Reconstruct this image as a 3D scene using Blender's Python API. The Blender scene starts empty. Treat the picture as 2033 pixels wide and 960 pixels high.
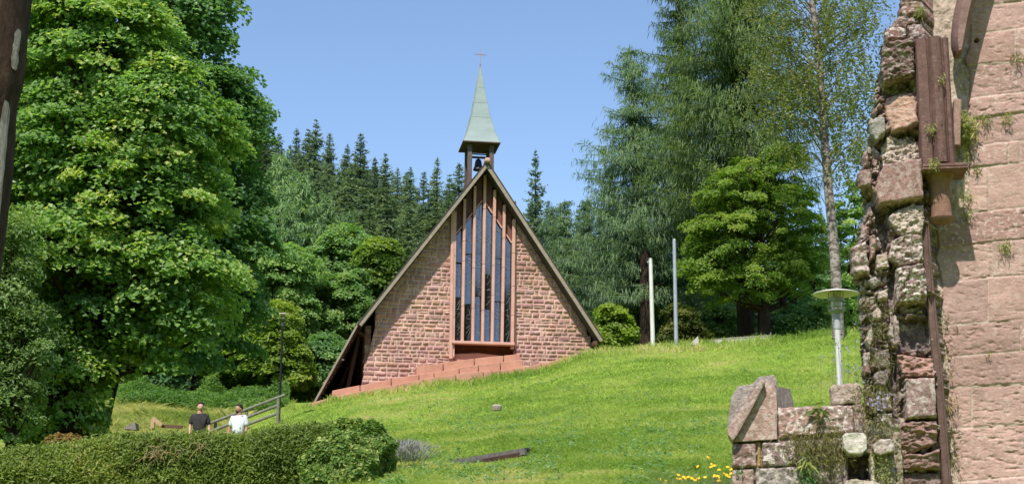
import bpy, bmesh, math, random
import numpy as np
from mathutils import Vector, Matrix

C = bpy.context.scene
COL = C.collection
rad = math.radians
RNG = np.random.default_rng(7)
random.seed(7)

# ------------------------------------------------------------------ camera
F = 2800.0                       # focal length in photo pixels (photo 2033 x 960)
PITCH = math.atan(F / 11500.0)
ROLL = 0.005
fw = np.array([0, math.cos(PITCH), math.sin(PITCH)])
r0 = np.array([1.0, 0, 0]); u0 = np.array([0, -math.sin(PITCH), math.cos(PITCH)])
RT = r0 * math.cos(ROLL) + u0 * math.sin(ROLL)
UP = -r0 * math.sin(ROLL) + u0 * math.cos(ROLL)
cam = bpy.data.cameras.new('camera'); camo = bpy.data.objects.new('camera', cam); COL.objects.link(camo)
cam.sensor_width = 36; cam.lens = F / 2033 * 36
cam.clip_start = 0.1; cam.clip_end = 3000
camo.matrix_world = Matrix([[RT[i], UP[i], -fw[i], 0] for i in range(3)] + [[0, 0, 0, 1]])
C.camera = camo

# ------------------------------------------------------------------ light
SUN = np.array([-0.235, -0.70, 1.0]); SUN /= np.linalg.norm(SUN)
w = bpy.data.worlds.new('World'); C.world = w; w.use_nodes = True
nt = w.node_tree
sky = nt.nodes.new('ShaderNodeTexSky'); sky.sky_type = 'NISHITA'; sky.sun_disc = False
sky.sun_elevation = math.asin(SUN[2]); sky.sun_rotation = math.atan2(SUN[0], SUN[1])
sky.altitude = 400; sky.air_density = 1.0; sky.dust_density = .7; sky.ozone_density = 2.4
bg = nt.nodes['Background']; nt.links.new(sky.outputs[0], bg.inputs[0]); bg.inputs[1].default_value = 0.15
sl = bpy.data.lights.new('sun', 'SUN'); so = bpy.data.objects.new('sun', sl); COL.objects.link(so)
sl.energy = 4.2; sl.angle = rad(0.53); sl.color = (1, .95, .86)
so.rotation_euler = Vector(SUN).to_track_quat('Z', 'Y').to_euler()
C.view_settings.view_transform = 'Standard'; C.view_settings.look = 'None'
C.view_settings.exposure = 0.5; C.view_settings.gamma = 1
C.cycles.max_bounces = 7; C.cycles.diffuse_bounces = 3; C.cycles.transmission_bounces = 5; C.cycles.transparent_max_bounces = 8
C.cycles.glossy_bounces = 3; C.cycles.caustics_reflective = False; C.cycles.caustics_refractive = False

# ------------------------------------------------------------------ maths helpers
def ray(px, py):
    return fw + RT * (px - 1016.5) / F + UP * (480 - py) / F
def P(px, py, D):                # the place at depth D (metres north of the viewer) seen at a photo pixel
    d = ray(px, py); return d * (D / d[1])
def on_plane(px, py, O, N):
    d = ray(px, py); return d * (np.dot(O, N) / np.dot(d, N))
def proj(p):
    p = np.asarray(p, float); k = p @ fw
    return 1016.5 + F * (p @ RT) / k, 480 - F * (p @ UP) / k

def hsh(ix, iy, iz, seed):
    n = (ix.astype(np.int64) * 374761393 + iy.astype(np.int64) * 668265263 + iz.astype(np.int64) * 2147483647 + seed * 974711) & 0xFFFFFFFF
    n = ((n ^ (n >> 13)) * 1274126177) & 0xFFFFFFFF
    n = ((n ^ (n >> 16)) * 2246822519) & 0xFFFFFFFF
    return ((n ^ (n >> 15)) & 0xFFFFFF) / float(0xFFFFFF)
def vnoise(x, y, z=None, seed=0):
    x = np.asarray(x, float); y = np.asarray(y, float)
    z = np.zeros_like(x) if z is None else np.asarray(z, float)
    ix, iy, iz = np.floor(x), np.floor(y), np.floor(z)
    fx, fy, fz = x - ix, y - iy, z - iz
    fx, fy, fz = (f * f * (3 - 2 * f) for f in (fx, fy, fz))
    r = 0
    for a in (0, 1):
        for b in (0, 1):
            for c in (0, 1):
                r = r + hsh(ix + a, iy + b, iz + c, seed) * (fx if a else 1 - fx) * (fy if b else 1 - fy) * (fz if c else 1 - fz)
    return r
def fbm(x, y, z=None, seed=0, oct=4):
    r = 0; a = .5; t = 0
    for o in range(oct):
        k = 2.03 ** o
        r = r + a * vnoise(x * k, y * k, None if z is None else z * k, seed + o * 17); t += a; a *= .5
    return r / t
def nrm(v):
    return v / np.maximum(np.linalg.norm(v, axis=-1, keepdims=True), 1e-9)

# ------------------------------------------------------------------ object helpers
def tag(o, label=None, cat=None, group=None, kind=None):
    if label: o['label'] = label
    if cat: o['category'] = cat
    if group: o['group'] = group
    if kind: o['kind'] = kind
    return o
def thing(name, label, cat, loc=(0, 0, 0), group=None):
    o = bpy.data.objects.new(name, None); COL.objects.link(o); o.empty_display_size = .3
    o.location = loc; tag(o, label, cat, group); return o
def mesh_np(name, V, Fc, mat=None, parent=None, attrs=None, smooth=False, loose_tri=None):
    """V n x 3 world points, Fc m x k faces (or a list of such arrays of different k)"""
    V = np.asarray(V, np.float32)
    if parent is not None: V = V - np.array(parent.matrix_basis.translation, np.float32) - (np.array(parent.parent.matrix_basis.translation, np.float32) if parent.parent else 0)
    Fs = Fc if isinstance(Fc, list) else [Fc]
    Fs = [np.asarray(f, np.int32) for f in Fs if len(f)]
    m = bpy.data.meshes.new(name)
    m.vertices.add(len(V)); m.vertices.foreach_set('co', V.ravel())
    nl = sum(f.size for f in Fs); nf = sum(len(f) for f in Fs)
    m.loops.add(nl); m.loops.foreach_set('vertex_index', np.concatenate([f.ravel() for f in Fs]))
    m.polygons.add(nf)
    tot = np.concatenate([np.full(len(f), f.shape[1], np.int32) for f in Fs])
    st = np.concatenate([[0], np.cumsum(tot)[:-1]]).astype(np.int32)
    m.polygons.foreach_set('loop_start', st); m.polygons.foreach_set('loop_total', tot)
    m.update(calc_edges=True)
    m.polygons.foreach_set('use_smooth', np.full(nf, bool(smooth)))
    for k, a in (attrs or {}).items():
        a = np.asarray(a, np.float32)
        if a.ndim == 1:
            at = m.attributes.new(k, 'FLOAT', 'POINT'); at.data.foreach_set('value', a)
        else:
            at = m.attributes.new(k, 'FLOAT_COLOR', 'POINT')
            at.data.foreach_set('color', np.concatenate([a, np.ones((len(a), 1), np.float32)], 1).ravel())
    if mat is not None: m.materials.append(mat)
    o = bpy.data.objects.new(name, m); COL.objects.link(o)
    if parent is not None: o.parent = parent
    return o
class MB:                        # collects shapes for one mesh
    def __init__(s): s.v = []; s.f = {}; s.n = 0
    def add(s, V, Fc):
        V = np.asarray(V, float); s.v.append(V)
        for f in Fc: s.f.setdefault(len(f), []).append([i + s.n for i in f])
        s.n += len(V)
    def box(s, c, size, X=(1, 0, 0), Y=(0, 1, 0), Z=(0, 0, 1), ch=0.0):
        c = np.array(c, float); X, Y, Z = (nrm(np.array(a, float)) for a in (X, Y, Z))
        hx, hy, hz = [a / 2 for a in size]; ch = min(ch, hx * .45, hy * .45, hz * .45)
        if ch <= 0:
            V = [c + X * hx * a + Y * hy * b + Z * hz * d for a in (-1, 1) for b in (-1, 1) for d in (-1, 1)]
            s.add(V, [(0, 1, 3, 2), (4, 6, 7, 5), (0, 4, 5, 1), (2, 3, 7, 6), (0, 2, 6, 4), (1, 5, 7, 3)]); return
        V = []; idx = {}
        for a in (-1, 1):
            for b in (-1, 1):
                for d in (-1, 1):
                    for ax in range(3):
                        q = [hx * a, hy * b, hz * d]
                        for k in range(3):
                            if k != ax: q[k] -= ch * [a, b, d][k]
                        idx[(a, b, d, ax)] = len(V); V.append(c + X * q[0] + Y * q[1] + Z * q[2])
        Fc = []
        sg = (-1, 1)
        for ax in range(3):
            o1, o2 = [k for k in range(3) if k != ax]
            for a in sg:
                q = []
                for e, f2 in ((-1, -1), (1, -1), (1, 1), (-1, 1)):
                    t = [0, 0, 0]; t[ax] = a; t[o1] = e; t[o2] = f2; q.append(idx[(t[0], t[1], t[2], ax)])
                Fc.append(q)
            for e in sg:
                for f2 in sg:
                    q = []
                    for (dd, mm) in ((-1, o1), (1, o1), (1, o2), (-1, o2)):
                        t = [0, 0, 0]; t[ax] = dd; t[o1] = e; t[o2] = f2; q.append(idx[(t[0], t[1], t[2], mm)])
                    Fc.append(q)
        for a in sg:
            for b in sg:
                for d in sg: Fc.append([idx[(a, b, d, k)] for k in range(3)])
        s.add(V, Fc)
    def bar(s, a, b, w_, h_=None, up=(0, 0, 1), ch=0.0):
        a = np.array(a, float); b = np.array(b, float); Z = b - a; L = np.linalg.norm(Z); Z = Z / L
        X = np.cross(np.array(up, float), Z)
        if np.linalg.norm(X) < 1e-3: X = np.cross((0, 1, 0), Z)
        X = nrm(X); Y = np.cross(Z, X); s.box((a + b) / 2, (w_, h_ or w_, L), X, Y, Z, ch)
    def tube(s, pts, rr, n=8, cap=True):
        pts = np.asarray(pts, float); rr = np.broadcast_to(rr, len(pts)); T = nrm(np.gradient(pts, axis=0))
        ref = np.array([0.13, .9, .1]) if abs(T[0, 2]) > .5 else np.array([0, 0, 1.0])
        V = []
        for p, t, r in zip(pts, T, rr):
            x = nrm(np.cross(ref, t)); y = np.cross(t, x)
            for k in range(n):
                a = 2 * math.pi * k / n; V.append(p + r * (math.cos(a) * x + math.sin(a) * y))
        Fc = []
        for i in range(len(pts) - 1):
            for k in range(n):
                Fc.append((i * n + k, i * n + (k + 1) % n, (i + 1) * n + (k + 1) % n, (i + 1) * n + k))
        if cap: Fc.append(tuple(range(n))[::-1]); Fc.append(tuple(range((len(pts) - 1) * n, len(pts) * n)))
        s.add(V, Fc)
    def lathe(s, c, prof, n=24, ax=(0, 0, 1)):
        c = np.array(c, float); Z = nrm(np.array(ax, float)); X = nrm(np.cross((0.01, 1, 0), Z)); Y = np.cross(Z, X)
        V = []
        for r, z in prof:
            for k in range(n):
                a = 2 * math.pi * k / n; V.append(c + Z * z + r * (math.cos(a) * X + math.sin(a) * Y))
        Fc = []
        for i in range(len(prof) - 1):
            for k in range(n): Fc.append((i * n + k, i * n + (k + 1) % n, (i + 1) * n + (k + 1) % n, (i + 1) * n + k))
        Fc.append(tuple(range(n))[::-1]); Fc.append(tuple(range((len(prof) - 1) * n, len(prof) * n)))
        s.add(V, Fc)
    def prism(s, poly, d):       # poly: m x 3 points, extruded by vector d
        poly = np.asarray(poly, float); m_ = len(poly); V = np.concatenate([poly, poly + np.asarray(d, float)])
        Fc = [tuple(range(m_)), tuple(range(m_, 2 * m_))[::-1]] + [(i, i + m_, (i + 1) % m_ + m_, (i + 1) % m_) for i in range(m_)]
        s.add(V, Fc)
    def build(s, name, mat, parent=None, smooth=False, attrs=None):
        V = np.concatenate(s.v)
        o = mesh_np(name, V, [np.array(f) for f in s.f.values()], mat, parent, attrs)
        bm = bmesh.new(); bm.from_mesh(o.data); bmesh.ops.recalc_face_normals(bm, faces=bm.faces); bm.to_mesh(o.data); bm.free()
        if smooth:
            o.data.polygons.foreach_set('use_smooth', np.ones(len(o.data.polygons), bool))
            try: o.data.set_sharp_from_angle(angle=rad(35))
            except Exception: pass
        return o

# ------------------------------------------------------------------ materials
def mat_new(name, rough=.8, spec=.3):
    m = bpy.data.materials.new(name); m.use_nodes = True; b = m.node_tree.nodes['Principled BSDF']
    b.inputs['Roughness'].default_value = rough; b.inputs['Specular IOR Level'].default_value = spec
    return m, m.node_tree, b
def ramp(nt, fac, stops):
    r = nt.nodes.new('ShaderNodeValToRGB'); e = r.color_ramp.elements
    while len(e) < len(stops): e.new(.5)
    for i, (p, c) in enumerate(stops):
        e[i].position = p; e[i].color = (*c, 1) if len(c) == 3 else c
    nt.links.new(fac, r.inputs[0]); return r.outputs[0]
def noise(nt, scale, detail=4, rough=.6, vec=None, dist=0.0):
    n = nt.nodes.new('ShaderNodeTexNoise'); n.inputs['Scale'].default_value = scale; n.inputs['Detail'].default_value = detail
    n.inputs['Roughness'].default_value = rough; n.inputs['Distortion'].default_value = dist
    if vec is None:
        g = nt.nodes.new('ShaderNodeNewGeometry'); vec = g.outputs['Position']
    nt.links.new(vec, n.inputs['Vector']); return n.outputs['Fac']
def mixc(nt, fac, a, b, mode='MIX'):
    n = nt.nodes.new('ShaderNodeMix'); n.data_type = 'RGBA'; n.blend_type = mode
    for i, s in ((0, fac), (6, a), (7, b)):
        if isinstance(s, (int, float)): n.inputs[i].default_value = s
        elif isinstance(s, tuple): n.inputs[i].default_value = (*s, 1)
        else: nt.links.new(s, n.inputs[i])
    return n.outputs[2]
def bump(nt, h, dist, b, strength=1.0):
    n = nt.nodes.new('ShaderNodeBump'); n.inputs['Distance'].default_value = dist; n.inputs['Strength'].default_value = strength
    nt.links.new(h, n.inputs['Height']); nt.links.new(n.outputs[0], b.inputs['Normal'])
def attr(nt, name, col=False):
    n = nt.nodes.new('ShaderNodeAttribute'); n.attribute_name = name; return n.outputs['Color' if col else 'Fac']
def plain(name, c1, c2=None, scale=8, rough=.8, spec=.3, bmp=0.0, metal=0.0, stretch=None):
    m, nt, b = mat_new(name, rough, spec); b.inputs['Metallic'].default_value = metal
    c2 = c2 or tuple(x * .7 for x in c1); vec = None
    if stretch:
        g = nt.nodes.new('ShaderNodeNewGeometry'); mp = nt.nodes.new('ShaderNodeMapping'); mp.inputs['Scale'].default_value = stretch
        nt.links.new(g.outputs['Position'], mp.inputs[0]); vec = mp.outputs[0]
    n = noise(nt, scale, 5, .6, vec)
    nt.links.new(ramp(nt, n, [(.3, c2), (.7, c1)]), b.inputs['Base Color'])
    if bmp: bump(nt, noise(nt, scale * 3, 5, .65, vec), bmp, b)
    return m
def leafmat(name, stops, trans=.35, rough=.45, spec=.35, tcol=1.35):
    """stops: colours picked by the per-leaf value v"""
    m, nt, b = mat_new(name, rough, spec)
    c = ramp(nt, attr(nt, 'v'), stops)
    g = nt.nodes.new('ShaderNodeObjectInfo')
    hsv = nt.nodes.new('ShaderNodeHueSaturation'); nt.links.new(c, hsv.inputs['Color'])
    mr = nt.nodes.new('ShaderNodeMapRange'); nt.links.new(g.outputs['Random'], mr.inputs[0]); mr.inputs[3].default_value = .78; mr.inputs[4].default_value = 1.18
    nt.links.new(mr.outputs[0], hsv.inputs['Value'])
    mh = nt.nodes.new('ShaderNodeMapRange'); nt.links.new(g.outputs['Random'], mh.inputs[0]); mh.inputs[3].default_value = .512; mh.inputs[4].default_value = .488
    nt.links.new(mh.outputs[0], hsv.inputs['Hue'])
    nt.links.new(hsv.outputs[0], b.inputs['Base Color'])
    t = nt.nodes.new('ShaderNodeBsdfTranslucent'); tc = mixc(nt, 1.0, hsv.outputs[0], (tcol * 1.05, tcol * 1.15, tcol * .5), 'MULTIPLY')
    nt.links.new(tc, t.inputs[0])
    mx = nt.nodes.new('ShaderNodeMixShader'); mx.inputs[0].default_value = trans
    nt.links.new(b.outputs[0], mx.inputs[1]); nt.links.new(t.outputs[0], mx.inputs[2])
    nt.links.new(mx.outputs[0], nt.nodes['Material Output'].inputs[0])
    return m
def stonemat(name, nscale=14, lich=(.5, .47, .42), lscale=16, bscale=40, bdist=.01, lo=.62, hi=1.25, lstart=.52):
    m, nt, b = mat_new(name, .9, .2)
    base = attr(nt, 'Col', True)
    n1 = noise(nt, nscale, 6, .65)
    c = mixc(nt, 1.0, base, ramp(nt, n1, [(.28, (lo,) * 3), (.72, (hi,) * 3)]), 'MULTIPLY')
    c = mixc(nt, 1.0, c, ramp(nt, noise(nt, nscale * .16, 4, .6), [(.3, (.84, .82, .80)), (.62, (1.06, 1.06, 1.06))]), 'MULTIPLY')
    n2 = noise(nt, lscale, 4, .55, None, .3)
    sub = nt.nodes.new('ShaderNodeMath'); sub.operation = 'MULTIPLY'
    rr = ramp(nt, n2, [(lstart, (0, 0, 0)), (lstart + .05, (1, 1, 1))])
    nt.links.new(rr, sub.inputs[0]); nt.links.new(attr(nt, 'Lich'), sub.inputs[1])
    c2 = mixc(nt, sub.outputs[0], c, lich)
    nt.links.new(c2, b.inputs['Base Color'])
    n3 = noise(nt, bscale, 6, .7)
    bump(nt, n3, bdist, b)
    return m

M = {}
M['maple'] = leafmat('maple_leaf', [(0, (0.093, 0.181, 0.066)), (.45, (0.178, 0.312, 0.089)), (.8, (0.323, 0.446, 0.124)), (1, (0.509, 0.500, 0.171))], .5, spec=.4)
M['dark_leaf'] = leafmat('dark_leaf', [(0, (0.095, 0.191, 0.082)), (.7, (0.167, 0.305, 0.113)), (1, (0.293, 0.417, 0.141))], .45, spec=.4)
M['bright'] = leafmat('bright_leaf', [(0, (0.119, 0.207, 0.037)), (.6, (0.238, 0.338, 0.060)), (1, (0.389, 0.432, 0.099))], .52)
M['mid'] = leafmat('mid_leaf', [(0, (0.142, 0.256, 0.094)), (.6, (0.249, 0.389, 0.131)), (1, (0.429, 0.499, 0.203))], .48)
M['birch'] = leafmat('birch_leaf', [(0, (0.124, 0.161, 0.049)), (.6, (0.211, 0.240, 0.062)), (1, (0.367, 0.323, 0.093))], .45, spec=.4)
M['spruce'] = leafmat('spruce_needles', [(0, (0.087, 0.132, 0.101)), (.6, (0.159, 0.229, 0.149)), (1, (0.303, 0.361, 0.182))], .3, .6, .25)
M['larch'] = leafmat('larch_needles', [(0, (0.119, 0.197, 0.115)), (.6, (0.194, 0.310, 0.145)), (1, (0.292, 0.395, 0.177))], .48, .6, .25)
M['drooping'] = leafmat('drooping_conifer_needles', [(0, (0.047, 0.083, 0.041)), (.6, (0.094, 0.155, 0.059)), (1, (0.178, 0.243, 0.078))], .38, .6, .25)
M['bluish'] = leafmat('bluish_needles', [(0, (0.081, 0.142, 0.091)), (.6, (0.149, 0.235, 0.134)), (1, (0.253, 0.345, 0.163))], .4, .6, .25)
M['olive_bush'] = leafmat('olive_twig_leaf', [(0, (0.110, 0.174, 0.061)), (.6, (0.188, 0.285, 0.092)), (1, (0.308, 0.398, 0.159))], .42)
M['yew'] = leafmat('yew_needles', [(0, (0.135, 0.190, 0.044)), (.55, (0.283, 0.346, 0.071)), (.9, (0.418, 0.436, 0.099)), (1, (0.539, 0.368, 0.228))], .4, .55, .3)
M['ivy'] = leafmat('ivy_leaf', [(0, (0.080, 0.165, 0.042)), (.5, (0.193, 0.305, 0.062)), (1, (0.545, 0.533, 0.196))], .35, .5, .3)
M['grass'] = leafmat('grass_blade', [(0, (0.218, 0.328, 0.062)), (.5, (0.370, 0.449, 0.120)), (.85, (0.495, 0.519, 0.184)), (1, (0.668, 0.539, 0.329))], .5, .5, .25, 1.25)
M['drygrass'] = leafmat('dry_grass_blade', [(0, (.26, .34, .08)), (.5, (.48, .48, .17)), (1, (.66, .6, .28))], .45, .6, .2, 1.1)
M['meadow'] = leafmat('tall_meadow_leaf', [(0, (0.116, 0.226, 0.044)), (.6, (0.194, 0.328, 0.062)), (1, (0.311, 0.406, 0.091))], .45)
M['fern'] = leafmat('fern_leaf', [(0, (0.136, 0.171, 0.052)), (.6, (0.258, 0.290, 0.084)), (1, (0.484, 0.448, 0.161))], .4)
M['moss'] = leafmat('dry_moss', [(0, (.09, .09, .03)), (.6, (.19, .17, .05)), (1, (.34, .29, .08))], .3)
M['straw'] = plain('dry_straw', (.42, .32, .17), (.28, .2, .1), 20)
M['lavender'] = leafmat('lavender_stalk', [(0, (.16, .20, .10)), (.5, (.27, .28, .24)), (1, (.36, .33, .42))], .3)
M['purple'] = leafmat('purple_petal', [(0, (.24, .2, .42)), (1, (.45, .42, .62))], .3)
M['yellow'] = plain('yellow_petal', (.80, .52, .02), (.7, .36, .01), 30, .6)
M['red_leaf'] = leafmat('reddish_leaf', [(0, (.10, .12, .02)), (.5, (.22, .16, .04)), (1, (.32, .16, .07))], .35)
M['bark'] = plain('brown_bark', (.065, .042, .032), (.022, .016, .013), 9, .95, .1, .04, stretch=(1, 1, .25))
M['bark_grey'] = plain('grey_bark', (.16, .14, .12), (.05, .045, .04), 9, .95, .1, .04, stretch=(1, 1, .25))
M['twig'] = plain('twig_brown', (.055, .042, .03), (.025, .02, .015), 9, .95, .1)
M['copper'] = plain('green_copper', (.275, .335, .325), (.225, .285, .275), 1.6, .6, .3, .004, stretch=(1, 1, 2.2))
M['roof_wood'] = plain('weathered_board', (.33, .275, .215), (.24, .195, .15), 6, .8, .2, .004, stretch=(1, 1, 1))
M['roof_dark'] = plain('dark_roofing', (.07, .062, .055), (.045, .04, .036), 4, .85, .2, .006)
M['wood_dark'] = plain('dark_timber', (.12, .08, .062), (.07, .045, .035), 7, .8, .2, .004, stretch=(1, 1, .3))
M['wood_red'] = plain('reddish_timber', (.15, .075, .055), (.09, .045, .035), 7, .8, .2, .004)
M['post_wood'] = plain('grey_brown_post', (.15, .12, .11), (.09, .07, .062), 7, .8, .2, .004, stretch=(1, 1, .3))
M['red_sand'] = plain('red_sandstone_slab', (.54, .285, .20), (.42, .205, .145), 2.5, .9, .15, .012)
M['fin'] = plain('pink_sandstone_fin', (.62, .37, .30), (.50, .28, .225), 3.0, .85, .2, .004)
M['infill'] = plain('dark_red_panel', (.20, .095, .075), (.13, .06, .05), 5, .8, .2, .003)
M['recess'] = plain('oxblood_panel', (.20, .06, .04), (.13, .035, .025), 4, .8, .2, .003)
M['iron'] = plain('dark_bell_iron', (.03, .03, .032), (.02, .02, .02), 9, .5, .5, metal=.6)
M['cross'] = plain('cross_metal', (.45, .33, .3), (.35, .25, .22), 9, .4, .5, metal=.5)
M['lead'] = plain('grey_lead_line', (.33, .35, .38), (.22, .24, .26), 9, .6, .3)
M['white_pole'] = plain('white_painted_metal', (.68, .67, .63), (.56, .55, .51), 4, .5, .4)
M['grey_pole'] = plain('galvanised_metal', (.42, .45, .48), (.33, .35, .38), 5, .45, .5, metal=.35)
M['lamp_grey'] = plain('lamp_grey_paint', (.40, .43, .44), (.26, .29, .30), 9, .55, .4)
M['lamp_dark'] = plain('lamp_dark_paint', (.07, .08, .085), (.04, .045, .05), 9, .5, .4)
M['lamp_black'] = plain('black_pole_paint', (.012, .013, .014), (.008, .009, .009), 9, .5, .25)
M['lamp_cream'] = plain('cream_enamel', (.90, .79, .77), (.76, .66, .63), 5, .5, .4)
M['lamp_glass'] = plain('opal_glass', (.68, .66, .5), (.58, .55, .4), 7, .25, .5)
M['rail'] = plain('green_grey_rail_wood', (.22, .22, .17), (.12, .12, .085), 9, .85, .2, .004)
M['plank'] = plain('silvered_plank', (.27, .235, .215), (.16, .135, .12), 12, .9, .15, .006)
M['plank_light'] = plain('pale_board', (.55, .52, .46), (.40, .37, .32), 12, .85, .2, .004)
M['tan_board'] = plain('tan_board', (.5, .34, .2), (.36, .24, .14), 9, .85, .2)
M['skin'] = plain('skin', (.56, .33, .24), (.48, .27, .19), 9, .55, .4)
M['skin_tan'] = plain('tan_skin', (.42, .23, .16), (.35, .18, .12), 9, .55, .4)
M['hair'] = plain('dark_hair', (.03, .02, .015), (.02, .013, .01), 30, .7, .3)
M['shirt_dark'] = plain('charcoal_cotton', (.052, .047, .050), (.038, .034, .036), 12, .9, .1, .01)
M['shirt_white'] = plain('white_cotton', (.72, .73, .78), (.62, .63, .69), 12, .9, .1, .01)
M['trousers'] = plain('dark_trousers', (.035, .035, .04), (.025, .025, .03), 12, .9, .1)
M['jeans'] = plain('blue_jeans', (.12, .15, .22), (.09, .11, .17), 12, .9, .1)
M['rockwall'] = stonemat('rough_ruin_stone', 22, (.64, .56, .50), 19, 50, .02, .5, 1.45, .51)
M['ashlar'] = stonemat('pink_ashlar', 9, (.62, .53, .46), 26, 38, .012, .8, 1.16, .56)
M['chapelstone'] = stonemat('chapel_block_stone', 3.2, (.5, .42, .36), 5, 12, .02, .8, 1.18, .6)
M['loose_stone'] = plain('pale_loose_stone', (.42, .36, .30), (.26, .21, .17), 12, .9, .2, .02)

# glass of the chapel window
m, nt_, b = mat_new('dark_leaded_glass', .06, .8); b.inputs['Base Color'].default_value = (.012, .014, .018, 1); b.inputs['IOR'].default_value = 1.95
n = noise(nt_, 1.3, 2, .5); bump(nt_, n, .001, b, .3); M['glass'] = m
# ground
m, nt_, b = mat_new('lawn_soil', .95, .1)
c = ramp(nt_, noise(nt_, .5, 6, .7), [(.3, (.16, .26, .03)), (.55, (.24, .34, .05)), (.75, (.35, .36, .1))])
nt_.links.new(c, b.inputs['Base Color']); bump(nt_, noise(nt_, 30, 4, .7), .04, b); M['lawn'] = m
m, nt_, b = mat_new('forest_floor', .95, .1)
c = ramp(nt_, noise(nt_, .3, 6, .7), [(.3, (.02, .032, .012)), (.7, (.045, .06, .02))])
nt_.links.new(c, b.inputs['Base Color']); M['forest_floor'] = m

# ------------------------------------------------------------------ terrain
def zpy(py, D, px=1016):
    return P(px, py, D)[2]
# columns of the lawn: photo column -> [(depth, photo row)]
TC = [(-300, [(6, 1500), (20, 1000), (34, 930), (46, 850), (58, 790)]),
      (150, [(6, 1500), (20, 1000), (34, 930), (42, 880), (50, 825), (58, 790)]),
      (300, [(6, 1500), (20, 1000), (34, 935), (41, 895), (46, 840), (52, 808), (60, 785)]),
      (450, [(6, 1500), (20, 985), (34, 940), (40, 921), (45, 868), (52, 822), (60, 795)]),
      (600, [(6, 1500), (20, 970), (34, 902), (44, 850), (50.4, 808), (60, 800)]),
      (760, [(6, 1500), (20, 945), (34, 870), (44, 815), (51.0, 781), (60, 800)]),
      (900, [(6, 1500), (18, 965), (34, 855), (44, 796), (51.2, 760), (60, 780)]),
      (1040, [(6, 1500), (18, 960), (34, 840), (44, 775), (51.4, 736), (60, 760)]),
      (1190, [(6, 1500), (18, 955), (34, 825), (44, 747), (51.6, 693), (60, 722)]),
      (1330, [(6, 1500), (18, 955), (34, 812), (44, 735), (51.6, 685), (60, 708)]),
      (1500, [(6, 1500), (18, 950), (34, 800), (44, 722), (51, 674), (60, 700)]),
      (1700, [(6, 1500), (18, 945), (34, 790), (44, 704), (50, 652), (60, 684)]),
      (2300, [(6, 1500), (18, 940), (34, 780), (44, 690), (50, 640), (60, 675)])]
YS = np.linspace(0, 60, 121)
TU = np.array([c[0] for c in TC], float)
TZ = np.array([np.interp(YS, [0] + [d for d, _ in c[1]], [-1.65] + [zpy(p, d) for d, p in c[1]]) for c in TC])
ker = np.exp(-np.linspace(-2, 2, 9) ** 2); ker /= ker.sum()
TZ = np.array([np.convolve(np.pad(r, 4, mode='edge'), ker, 'valid') for r in TZ])
FY = np.array([60, 75, 92, 110, 130, 155, 180, 210, 260, 420.])
def ground(x, y):
    x = np.asarray(x, float); y = np.asarray(y, float)
    ye = np.clip(y, 0, 60); u = 1016.5 + F * .97 * x / np.maximum(ye, 6)
    u = np.clip(u, TU[0], TU[-1] - 1e-3)
    i = np.clip(np.searchsorted(TU, u, side='right') - 1, 0, len(TU) - 2)
    t = (u - TU[i]) / (TU[i + 1] - TU[i]); t = t * t * (3 - 2 * t)
    yi = ye * 2; j = np.clip(np.floor(yi).astype(int), 0, 119); s = yi - j
    z = (TZ[i, j] * (1 - s) + TZ[i, j + 1] * s) * (1 - t) + (TZ[i + 1, j] * (1 - s) + TZ[i + 1, j + 1] * s) * t
    g = np.interp(x, [-60, -25, 5, 22, 60], [1.15, 1.08, .82, .45, .3])
    zf = np.interp(y, FY, [0, .6, 1.2, 5, 12.5, 23, 33, 43, 48, 50]) * g
    z = np.where(y > 60, z + zf + (fbm(x * .05, y * .05, seed=5) - .5) * 2 * np.clip((y - 60) / 30, 0, 1), z)
    z = z + (fbm(x * .35, y * .35, seed=3) - .5) * .28 * np.clip((y - 8) / 10, 0, 1)
    z = z + (fbm(x * 1.6, y * 1.6, seed=9, oct=2) - .5) * .09
    z = np.where(y < 0, -1.65, z)
    return z
def gz(x, y): return float(ground(np.array([x]), np.array([y]))[0])

def sheet(name, xs, ys, mat, dz=0.0):
    X, Y = np.meshgrid(xs, ys); Z = ground(X, Y) + dz
    V = np.stack([X, Y, Z], -1).reshape(-1, 3); nx = len(xs)
    a = np.arange(len(ys) - 1)[:, None] * nx + np.arange(nx - 1)[None]
    Fc = np.stack([a, a + 1, a + 1 + nx, a + nx], -1).reshape(-1, 4)
    return mesh_np(name, V, Fc, mat, smooth=True)
xs = np.concatenate([np.linspace(-900, -50, 12), np.arange(-45, 45, .45), np.linspace(50, 900, 12)])
ys = np.concatenate([np.linspace(-900, -10, 8), np.arange(-6, 62, .45)])
tag(sheet('lawn_ground', xs, ys, M['lawn']), kind='structure', label='bright green grassy slope rising to the chapel')
ys2 = np.concatenate([[ys[-1]], np.arange(63, 220, 2.5), np.linspace(230, 2400, 14)])
tag(sheet('forest_hill', xs[:], ys2, M['forest_floor']), kind='structure', label='steep wooded hillside behind the chapel')

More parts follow.
